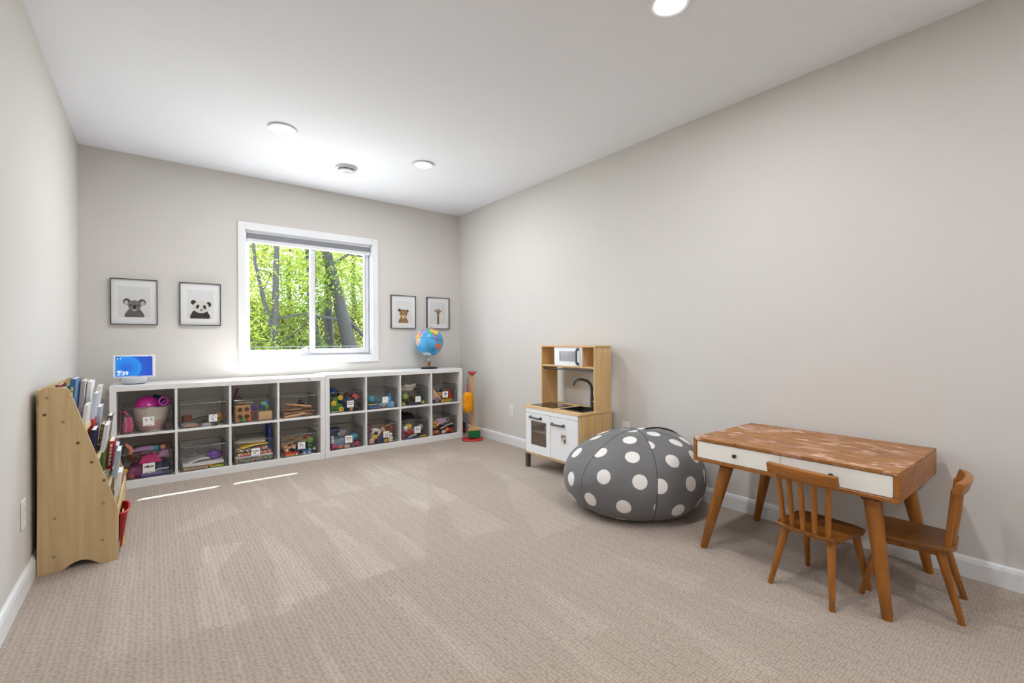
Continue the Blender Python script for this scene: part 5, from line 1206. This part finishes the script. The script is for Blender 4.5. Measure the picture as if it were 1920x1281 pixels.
# toy mug and pan inside the oven
mg = thing('toy_mug', 'small white speckled mug inside the toy oven', 'mug', (2.52, 2.745, .304))
b = B(); lathe(b, [(0, 0), (.024, 0), (.028, .01), (.031, .06), (.028, .06), (.025, .01), (0, .008)], 20); obj('cup', b, mat('mug_speckle', (206, 200, 194), .4, .35, 160), mg, 40)
b = B(); tube(b, [(-.004, .028, .05), (-.004, .046, .048), (-.004, .046, .022), (-.004, .028, .016)], .004, 8); obj('mug_handle', b, MATS['mug_speckle'], mg, 60)
pn = thing('toy_pot', 'dark brown toy pot on the toy oven floor', 'pot', (2.60, 2.80, bz0 + .012))
b = B(); lathe(b, [(0, 0), (.07, 0), (.075, .01), (.078, .085), (.072, .085), (.068, .01), (0, .008)], 24); obj('pot_body', b, mat('pot_brown', (78, 60, 50), .4), pn, 40)
for s in (-1, 1): b = B(); tube(b, [(0, s * .077, .07), (0, s * .095, .072), (.02, s * .095, .072), (.02, s * .074, .07)], .004, 6); obj('pot_handle', b, MATS['pot_brown'], pn, 60)

# ------------------------------------------------------------ bean bag
def bean_bag():
    cx, cy = 2.405, 1.833
    t = thing('bean_bag', 'grey bean bag with white polka dots', 'bean bag', (cx, cy, 0), -.6628)
    # local axes: x across the view, y away from it; z up
    rx, ry, h = .437, .405, .480
    nu, nv = 260, 130
    def surf(a, v):
        # v from 0 (bottom centre) to 1 (top); squat cushion with a soft peak
        z = None
        if v < .5:
            q = v / .5
            zz = .205 * (1 - math.cos(q * PI / 2)) ** 1.15
            r = math.sin(q * PI / 2) ** .42
        else:
            q = (v - .5) / .5
            zz = .205 + (h - .205) * math.sin(q * PI / 2) ** .96
            r = math.cos(q * PI / 2) ** (.86 - .16 * math.cos(a))
        px, py = rx * r * math.cos(a), ry * r * math.sin(a)
        # peak leans to the right and back
        k = max(0, (zz - .2) / (h - .2)) ** 1.3
        px += .035 * k; py += .03 * k
        # panel seams pull in slightly, panels bulge
        s = abs(math.sin(3 * (a - SA)))
        f = .982 + .022 * s ** .6 if r > .05 else 1.0
        w = .016 * noise.noise((px * 6, py * 6, zz * 8)) + .006 * noise.noise((px * 9, py * 9, zz * 9)) + .004 * noise.noise((px * 22 + 3, py * 22, zz * 14))
        # gathers beside the seams
        g = .007 * math.sin(a * 48 + 16 * zz) * max(0, 1 - s * 3.0) * (1 if zz > .06 else .2)
        f += w + g
        return Vector((px * f, py * f, max(0.0, zz + (.012 * noise.noise((px * 5, py * 5, 2)) if zz > .1 else 0))))
    SA = math.radians(-146)
    verts, faces, dd = [], [], []
    # dots: per panel, a staggered grid in (arc along panel, height along the surface)
    vs_len = [0.0]
    pv = surf(SA + PI / 6, 0)
    for k in range(1, 401):
        q = surf(SA + PI / 6, k / 400); vs_len.append(vs_len[-1] + (q - pv).length); pv = q
    def v_at(L):
        for k in range(400):
            if vs_len[k + 1] >= L: return k / 400
        return 1.0
    dots = []
    R_ = .0415
    for pnl in range(6):
        a0 = SA + pnl * PI / 3; row = 0
        L = vs_len[-1] - .06 - .03 * (pnl % 3)
        while L > .22:
            v = v_at(L)
            wid = (surf(a0, v) - surf(a0 + PI / 3, v)).length * 1.05
            nn = wid / .200
            offs = ((pnl * 37 + row * 50) % 100) / 100
            k = -1
            while k < nn + 1:
                fa = (k + offs + .07 * row) / max(nn, .35)
                if -.12 < fa < 1.12: dots.append((pnl, surf(a0 + fa * PI / 3, v)))
                k += 1
            L -= .150; row += 1
    for j in range(nv + 1):
        v = j / nv
        for i in range(nu):
            a = 2 * PI * i / nu
            p = surf(a, v); verts.append(tuple(p))
            pnl = int(((a - SA) % (2 * PI)) // (PI / 3))
            best = 1.0
            for (pp, c) in dots:
                if pp == pnl:
                    dz = (p - c).length
                    if dz < best: best = dz
            dd.append(best)
    for j in range(nv):
        for i in range(nu):
            a, b_ = j * nu + i, j * nu + (i + 1) % nu
            faces.append((a, b_, b_ + nu, a + nu))
    me = bpy.data.meshes.new('cover'); me.from_pydata(verts, [], faces)
    at = me.attributes.new('dot', 'FLOAT', 'POINT'); at.data.foreach_set('value', dd)
    m, nt, p = new_mat('polka_fabric')
    A = nt.nodes.new('ShaderNodeAttribute'); A.attribute_name = 'dot'
    lt = nt.nodes.new('ShaderNodeMapRange'); lt.inputs[1].default_value = R_ - .0012; lt.inputs[2].default_value = R_ + .0012; lt.inputs[3].default_value = 1; lt.inputs[4].default_value = 0
    nt.links.new(A.outputs['Fac'], lt.inputs[0])
    mx = nt.nodes.new('ShaderNodeMix'); mx.data_type = 'RGBA'; mx.inputs[6].default_value = srgb(116, 115, 116); mx.inputs[7].default_value = srgb(236, 232, 228)
    nt.links.new(lt.outputs[0], mx.inputs[0]); nt.links.new(mx.outputs[2], p.inputs['Base Color'])
    p.inputs['Roughness'].default_value = .85; p.inputs['Sheen Weight'].default_value = .15; p.inputs['Specular IOR Level'].default_value = .25
    nz = nt.nodes.new('ShaderNodeTexNoise'); nz.inputs['Scale'].default_value = 14; nz.inputs['Detail'].default_value = 5
    tc = nt.nodes.new('ShaderNodeTexCoord'); nt.links.new(tc.outputs['Object'], nz.inputs['Vector'])
    bp = nt.nodes.new('ShaderNodeBump'); bp.inputs['Strength'].default_value = .35; bp.inputs['Distance'].default_value = .02
    nt.links.new(nz.outputs['Fac'], bp.inputs['Height']); nt.links.new(bp.outputs['Normal'], p.inputs['Normal'])
    me.materials.append(m); me.shade_smooth()
    o = bpy.data.objects.new('cover', me); C.objects.link(o); o.parent = t
    sm = mat('seam_thread', (62, 62, 64), .9)
    for pnl in range(6):
        a0 = SA + pnl * PI / 3
        b = B(); tube(b, [surf(a0, v) for v in [.12 + .88 * k / 40 for k in range(40)]], .0022, 6); obj('seam', b, sm, t, 60)
    b = B(); tube(b, [surf(math.radians(20), v) + Vector((.004, 0, .004)) for v in [.98 - .24 * k / 14 for k in range(15)]], .006, 8); obj('carry_loop', b, mat('loop_dark', (46, 46, 48), .8), t, 60)
bean_bag()

# ------------------------------------------------------------ desk
def desk_top_material():
    m, nt, p = new_mat('stained_desk_top')
    N, L = nt.nodes, nt.links
    tc = N.new('ShaderNodeTexCoord')
    def nz(sc, det, sx=1, sy=1, off=0):
        mp = N.new('ShaderNodeMapping'); mp.inputs['Scale'].default_value = (sx, sy, 1); mp.inputs['Location'].default_value = (off, off, 0)
        L.new(tc.outputs['Object'], mp.inputs['Vector'])
        n = N.new('ShaderNodeTexNoise'); n.inputs['Scale'].default_value = sc; n.inputs['Detail'].default_value = det
        L.new(mp.outputs['Vector'], n.inputs['Vector']); return n.outputs['Fac']
    def ramp(f, stops):
        r = N.new('ShaderNodeValToRGB'); e = r.color_ramp.elements
        e[0].position, e[0].color = stops[0]; e[1].position, e[1].color = stops[-1]
        for s in stops[1:-1]:
            q = e.new(s[0]); q.color = s[1]
        L.new(f, r.inputs['Fac']); return r
    base = ramp(nz(20, 6, 1, .08), [(.3, srgb(136, 84, 34)), (.7, srgb(178, 118, 54))])
    def mix(a, bcol, fac):
        x = N.new('ShaderNodeMix'); x.data_type = 'RGBA'
        L.new(fac, x.inputs[0]); L.new(a, x.inputs[6]); x.inputs[7].default_value = bcol; return x.outputs[2]
    w = (1, 1, 1, 1); k = (0, 0, 0, 1)
    # pale pink scuffs, long smears, dark paint spots
    c = mix(base.outputs['Color'], srgb(206, 160, 134), ramp(nz(11, 4, 1, .7), [(.52, k), (.64, (.55, .55, .55, 1)), (.74, (.7, .7, .7, 1))]).outputs['Color'])
    c = mix(c, srgb(226, 196, 180), ramp(nz(24, 5, 1, .5, 3), [(.59, k), (.65, (.75, .75, .75, 1))]).outputs['Color'])
    c = mix(c, srgb(222, 150, 170), ramp(nz(7, 2, 1, .6, 11), [(.68, k), (.70, (.7, .7, .7, 1))]).outputs['Color'])
    c = mix(c, srgb(58, 48, 40), ramp(nz(34, 6, 1, .4, 7), [(.64, k), (.68, (.8, .8, .8, 1))]).outputs['Color'])
    c = mix(c, srgb(120, 130, 110), ramp(nz(9, 3, 1, .6, 23), [(.70, k), (.72, (.6, .6, .6, 1))]).outputs['Color'])
    L.new(c, p.inputs['Base Color']); p.inputs['Roughness'].default_value = .42
    return m
acorn = wood('acorn_wood', (122, 72, 20), (178, 112, 40), 'Z', .38, 3)
acorn_y = wood('acorn_wood_along', (126, 74, 22), (182, 114, 42), 'Y', .38, 3)
DX0, DX1, DY0, DY1, DZ = 2.183, 2.815, .458, 1.285, .560
dk = thing('desk', 'brown wooden desk with two white drawers and paint-stained top', 'desk', ((DX0 + DX1) / 2, (DY0 + DY1) / 2, 0))
dx, dy = (DX0 + DX1) / 2, (DY0 + DY1) / 2
def db(name, x0, x1, y0, y1, z0, z1, m, bev=.002, par=None):
    return obj(name, box(B(), x0 - dx, x1 - dx, y0 - dy, y1 - dy, z0, z1, bev), m, par or dk)
DB = .442
db('desk_top', DX0, DX1, DY0, DY1, DZ - .016, DZ, desk_top_material())
db('side_panel', DX0, DX1, DY0, DY0 + .017, DB + .016, DZ - .016, acorn_y)
db('side_panel', DX0, DX1, DY1 - .017, DY1, DB + .016, DZ - .016, acorn_y)
db('bottom_panel', DX0, DX1, DY0, DY1, DB, DB + .016, acorn_y)
db('back_panel', DX1 - .012, DX1, DY0 + .017, DY1 - .017, DB + .016, DZ - .016, acorn_y)
dw = mat('drawer_cream', (244, 241, 234), .4, .015)
ymid = (DY0 + DY1) / 2
for y0, y1 in ((DY0 + .019, ymid - .001), (ymid + .001, DY1 - .019)):
    d = db('drawer', DX0 + .003, DX0 + .30, y0, y1, DB + .018, DZ - .018, dw, .0015)
    b = B(); tube(b, [(DX0 + .003 - dx, (y0 + y1) / 2 - dy, .503), (DX0 - .010 - dx, (y0 + y1) / 2 - dy, .503)], .005, 10); ellip(b, (DX0 - .014 - dx, (y0 + y1) / 2 - dy, .503), (.008, .010, .010), 2)
    obj('knob', b, mat('knob_dark', (40, 34, 32), .3), d, 50)
for ye, s in ((DY1 - .15, 1), (DY0 + .10, -1)):
    db('leg_rail', DX0 + .035, DX1 - .035, ye - .03, ye + .03, DB - .020, DB, wood('acorn_dark', (84, 44, 14), (122, 70, 26), 'Y', .45, 3), .004)
LEGS = [((2.245, 1.15), (2.208, 1.246)), ((2.235, .555), (2.178, .488)), ((2.755, 1.15), (2.785, 1.238)), ((2.755, .555), (2.752, .47))]
LEGS = [((2.25, 1.145), (2.208, 1.243)), ((2.25, .555), (2.178, .492)), ((2.745, 1.145), (2.775, 1.235)), ((2.745, .555), (2.765, .475))]
for (tx, ty), (fx_, fy_) in LEGS:
    b = B(); tube(b, [(fx_ - dx, fy_ - dy, .0), (fx_ - dx, fy_ - dy, .001), (tx - dx, ty - dy, DB - .019)], [.0165, .0175, .031], 18)
    for v in b.verts: v.co.z = max(0.0, v.co.z)
    obj('leg', b, acorn, dk, 40)

# ------------------------------------------------------------ chairs
def chair(loc, rz, label):
    """local: +y is where the sitter faces"""
    t = thing('child_chair', label, 'chair', loc, rz, 'child chairs at the desk')
    zs = .268
    b = B()
    prism(b, [(-.118, -.118), (-.07, -.136), (.07, -.136), (.118, -.118), (.136, .07), (.128, .108), (.09, .122), (-.09, .122), (-.128, .108), (-.136, .07)], 'Z', zs - .017, zs, .004)
    obj('seat', b, wood('seat_wood', (98, 58, 18), (146, 92, 36), 'Y', .3, 3), t)
    for (x, y, fx_, fy_) in ((-.088, -.085, -.122, -.150), (.088, -.085, .122, -.150), (-.098, .085, -.122, .150), (.098, .085, .122, .150)):
        b = B(); tube(b, [(fx_, fy_, 0), (fx_, fy_, .001), (x, y, zs - .016)], [.0095, .0105, .0165], 14)
        for v in b.verts: v.co.z = max(0, v.co.z)
        obj('leg', b, acorn, t, 40)
    for x in (-.085, .085):
        b = B(); prism(b, [(-.10, zs - .018), (.10, zs - .018), (.082, zs - .045), (-.082, zs - .045)], 'X', x - .008, x + .008, .002); obj('side_rail', b, acorn, t)
    for k in range(5):
        u = k / 2 - 1
        xb, xt = u * .088, u * .100
        yb, yt = -.108 - .012 * (1 - u * u), -.128 - .018 * (1 - u * u)
        b = B(); tube(b, [(xb, yb, zs - .002), ((xb + xt) / 2, (yb + yt) / 2 - .002, zs + .115), (xt, yt, zs + .222)], [.0105, .011, .009], 12); obj('spindle', b, acorn, t, 40)
    n = 14; P = []
    for k in range(n + 1):
        u = 2 * k / n - 1; P.append((u * .138, -.133 - .022 * (1 - u * u)))
    b = B(); f0 = []
    rows = []
    for (x, y) in P:
        tz = 0.0
        rows.append([b.verts.new((x, y + .012, zs + .214)), b.verts.new((x, y - .012, zs + .210)), b.verts.new((x, y - .024, zs + .254 + .004 * (1 - (x / .138) ** 2))), b.verts.new((x, y + .000, zs + .258 + .004 * (1 - (x / .138) ** 2)))])
    for a, c_ in zip(rows, rows[1:]):
        for q in range(4): b.faces.new((a[q], a[(q + 1) % 4], c_[(q + 1) % 4], c_[q]))
    b.faces.new(rows[0][::-1]); b.faces.new(rows[-1])
    bmesh.ops.recalc_face_normals(b, faces=b.faces[:])
    sharp = [e_ for e_ in b.edges if e_.calc_face_angle(0) > .6]
    bmesh.ops.bevel(b, geom=sharp, offset=.004, segments=2, affect='EDGES', profile=.5)
    obj('top_rail', b, wood('acorn_x', (128, 76, 24), (184, 116, 44), 'X', .35, 3), t, 40)
    return t
chair((2.242, .740, 0), math.radians(-98), 'small brown spindle-back chair pulled up to the drawer side of the desk')
chair((2.458, .474, 0), math.radians(6), 'small brown spindle-back chair at the short end of the desk')

# ------------------------------------------------------------ book rack
RY0, RY1 = 2.94, 3.70
maple = wood('maple_laminate', (190, 160, 114), (212, 185, 140), 'Z', .55, 5)
maple_y = wood('maple_laminate_along', (196, 168, 118), (222, 198, 152), 'Y', .55, 5)
rk = thing('book_rack', 'pale wooden sloped children\'s book rack against the left wall', 'book rack', (-.28, (RY0 + RY1) / 2, 0))
rx_, ry_ = -.28, (RY0 + RY1) / 2
def side_profile():
    P = [(-.4215, 0), (-.342, 0)]
    for k in range(9):       # arched foot cut-out
        u = k / 8; P.append((-.336 + .122 * u, .004 + .030 * math.sin(u * PI)))
    P += [(-.208, 0), (-.142, 0), (-.139, .24)]
    P += [(-.306, .822), (-.313, .838), (-.327, .8475), (-.340, .849), (-.385, .849), (-.398, .846), (-.409, .836), (-.412, .822)]
    return P
PR = side_profile()
for y0 in (RY0, RY1 - .013):
    b = B(); prism(b, [(p[0] - rx_, p[1]) for p in PR], 'Y', y0 - ry_, y0 + .013 - ry_, .0012)
    sp = obj('side_panel', b, maple, rk)
    sp['label'] = 'near side panel with screw caps' if y0 == RY0 else 'far side panel'
    if y0 == RY0:
        for (u, v, dark) in ((-.3845, .803, 0), (-.392, .727, 1), (-.332, .688, 0), (-.282, .585, 1), (-.235, .487, 1), (-.192, .393, 1), (-.195, .283, 0), (-.362, .25, 0), (-.366, .075, 0), (-.199, .107, 0)):
            b = B(); tube(b, [(u - rx_, RY0 - .0012 - ry_, v), (u - rx_, RY0 + .001 - ry_, v)], .0065, 12); obj('screw_cap', b, mat('cap_dark', (110, 84, 52), .6) if dark else mat('cap_pale', (160, 132, 92), .5), sp, 40)
# tiers: sloping back rests and narrow ledges between the two sides
TI = [(.640, -.300), (.490, -.258), (.345, -.218), (.222, -.180)]
IY0, IY1 = RY0 + .013 - ry_, RY1 - .013 - ry_
for k, (z, xf) in enumerate(TI):
    b = B(); box(b, xf - .095 - rx_, xf + .034 - rx_, IY0, IY1, z - .012, z, .001); obj('ledge', b, maple_y, rk)
    b = B(); prism(b, [(xf + .034 - rx_, z - .012), (xf + .042 - rx_, z - .012), (xf + .040 - rx_, z + .012), (xf + .036 - rx_, z + .012)], 'Y', IY0, IY1); obj('lip', b, maple_y, rk)
    b = B(); prism(b, [(xf - .095 - rx_, z), (xf - .088 - rx_, z), (xf - .112 - rx_ + .002, z + .15), (xf - .118 - rx_, z + .15)], 'Y', IY0, IY1); obj('back_rest', b, maple_y, rk)
b = B(); prism(b, [(-.152 - rx_, .03), (-.144 - rx_, .03), (-.141 - rx_, .235), (-.149 - rx_, .235)], 'Y', IY0, IY1); obj('front_board', b, maple_y, rk)
b = B(); box(b, -.42 - rx_, -.412 - rx_, IY0, IY1, .03, .84); obj('rear_board', b, maple_y, rk)
def book(y, w, z, x, th, h, lean, colr, label, spine=None, page=(238, 234, 226), yaw=0.0):
    """stands on a ledge: w along the rack (y), h tall, th thick, leaning by lean about the rack's length"""
    t = thing('book', label, 'book', (x, y, z), 0.0, 'books in the wooden rack')
    t.rotation_euler = (0, lean, yaw)
    b = B(); ct = .002
    box(b, -ct, 0, -w / 2, w / 2, 0, h); box(b, th, th + ct, -w / 2, w / 2, 0, h); box(b, -ct, th + ct, -w / 2 - ct, -w / 2, 0, h)
    obj('cover', b, col(colr, .35), t)
    b = B(); box(b, 0, th, -w / 2, w / 2 - .004, .003, h - .003); obj('pages', b, mat('pages_%d' % page[0], page, .9, .05, 200), t)
    if spine:
        b = B(); rnd = random.Random(label)
        zz = h * .2
        while zz < h * .8:
            L_ = rnd.uniform(.008, .02); box(b, th * .25, th * .75, -w / 2 - ct - .0006, -w / 2 - ct, zz, zz + L_); zz += L_ + .006
        obj('spine_print', b, col(spine), t)
    return t
def tier(k): return TI[k][0] + .0005
bk = [
 # tier, x offset from the back rest, y, width, thickness, height, colour, label, spine colour
 (0, .004, 3.10, .19, .012, .215, (140, 58, 40), 'rust brown book sticking up at the rack top', None, .10),
 (0, .022, 3.16, .20, .008, .200, (226, 222, 216), 'white thin book behind the rust brown one', None, .10),
 (0, .040, 3.22, .22, .016, .235, (48, 110, 160), 'blue and yellow tall book at the rack top', (226, 196, 80), .12),
 (0, .064, 3.36, .20, .012, .215, (206, 196, 190), 'pale grey book next to the tall blue one', None, .14),
 (0, .082, 3.42, .19, .012, .205, (242, 242, 242), 'glossy white book foremost on the top tier', None, .16),
 (0, .100, 3.12, .17, .010, .110, (236, 236, 236), 'low white board book on the top tier', None, .2),
 (1, .004, 3.14, .20, .018, .175, (50, 70, 150), 'dark blue patterned book on the second tier', (120, 170, 210), .10),
 (1, .028, 3.20, .19, .010, .170, (120, 72, 60), 'brown covered book on the second tier', None, .10),
 (1, .044, 3.26, .20, .014, .168, (232, 176, 50), 'amber spined book on the second tier', (90, 60, 30), .12),
 (1, .064, 3.30, .18, .008, .165, (196, 50, 56), 'thin red book on the second tier', None, .14),
 (1, .078, 3.16, .17, .016, .130, (32, 46, 78), 'navy book leaning on the second tier', None, .16),
 (1, .060, 3.54, .18, .014, .205, (196, 206, 226), 'pale blue book sticking out at the far end of second tier', None, .22),
 (1, .100, 3.36, .17, .012, .128, (132, 122, 32), 'olive book at the front of the second tier', (236, 230, 200), .18),
 (2, .004, 3.16, .17, .016, .160, (86, 110, 160), 'slate blue book on the third tier', (200, 170, 190), .10),
 (2, .026, 3.22, .17, .012, .155, (236, 236, 232), 'white rounded book on the third tier', None, .10),
 (2, .044, 3.30, .18, .018, .175, (130, 124, 116), 'taupe book on the third tier', None, .12),
 (2, .068, 3.40, .17, .012, .185, (120, 160, 80), 'green-edged book on the third tier', None, .14),
 (2, .086, 3.44, .18, .020, .165, (190, 24, 28), 'bright red book with white title on the third tier', (240, 236, 230), .16),
 (2, .058, 3.56, .17, .010, .215, (70, 66, 66), 'dark grey book standing tall at the third tier far end', None, .22),
 (2, .112, 3.50, .15, .010, .125, (150, 176, 206), 'light blue thin book beside the red one', None, .18),
 (0, .112, 3.30, .17, .012, .150, (206, 214, 226), 'silvery book leaning out of the top tier', None, .24),
 (0, .106, 3.56, .18, .010, .170, (232, 228, 220), 'cream book at the far end of the top tier', None, .24),
 (1, .116, 3.24, .18, .012, .140, (226, 226, 230), 'white curved magazine at the front of the second tier', None, .26),
 (1, .112, 3.46, .17, .014, .160, (96, 88, 90), 'charcoal book beside the olive one', (220, 220, 220), .26),
 (2, .120, 3.26, .17, .014, .140, (170, 186, 200), 'blue-grey book at the front of the third tier', None, .26),
 (3, .086, 3.34, .15, .014, .13, (238, 238, 240), 'glossy white book foremost on the lowest tier', None, .24),
 (3, .010, 3.22, .16, .014, .150, (70, 120, 130), 'teal book at the back of the lowest tier', None, .10),
 (3, .034, 3.30, .16, .020, .140, (240, 240, 240), 'thick white book on the lowest tier', None, .14),
 (3, .062, 3.42, .16, .012, .135, (244, 240, 232), 'white book with peach drawings on the lowest tier', (240, 190, 160), .18),
]
for (k, xo, y, w, th, h, c_, lab, sp_, ln) in bk:
    z, xf = TI[k]
    book(y, w, z + .0005, xf - .078 + xo, th, h, ln * .55, c_, lab, sp_)
# red caddy hooked on the front board
rc = thing('red_caddy', 'red plastic caddy hooked on the front of the book rack', 'caddy', (-.139, 3.065, .04))
b = B()
rings = []
for z, d, w in ((0, .008, .085), (.05, .014, .09), (.11, .022, .098), (.166, .031, .104), (.174, .034, .106)):
    ring = []
    for k in range(17):
        a = -PI / 2 + PI * k / 16; ring.append(b.verts.new((.003 + d * max(0, math.cos(a)) ** .6, w * math.sin(a), z)))
    rings.append(ring)
for a, c_ in zip(rings, rings[1:]):
    for k in range(16): b.faces.new((a[k], a[k + 1], c_[k + 1], c_[k]))
for a, c_ in zip(rings, rings[1:]): b.faces.new((a[0], c_[0], c_[-1], a[-1]))
b.faces.new(rings[0])
bmesh.ops.solidify(b, geom=b.faces[:], thickness=.003)
obj('bucket', b, mat('caddy_red', (206, 44, 46), .35, .04), rc, 40)
b = B(); tube(b, [(.003 + .034 * max(0, math.cos(a)) ** .6, .106 * math.sin(a), .174) for a in [-PI / 2 + PI * k / 20 for k in range(21)]], .005, 8); obj('rim', b, MATS['caddy_red'], rc, 60)
yb = thing('small_book', 'yellow small book standing in the red caddy', 'book', (-.1325, 3.055, .044))
b = B(); box(b, 0, .002, -.06, .06, 0, .150); box(b, .006, .008, -.06, .06, 0, .150); box(b, 0, .008, -.062, -.06, 0, .150); obj('cover', b, col((232, 186, 70)), yb)
b = B(); box(b, .002, .006, -.06, .056, .003, .147); obj('pages', b, mat('pages_238', (238, 234, 226), .9), yb)
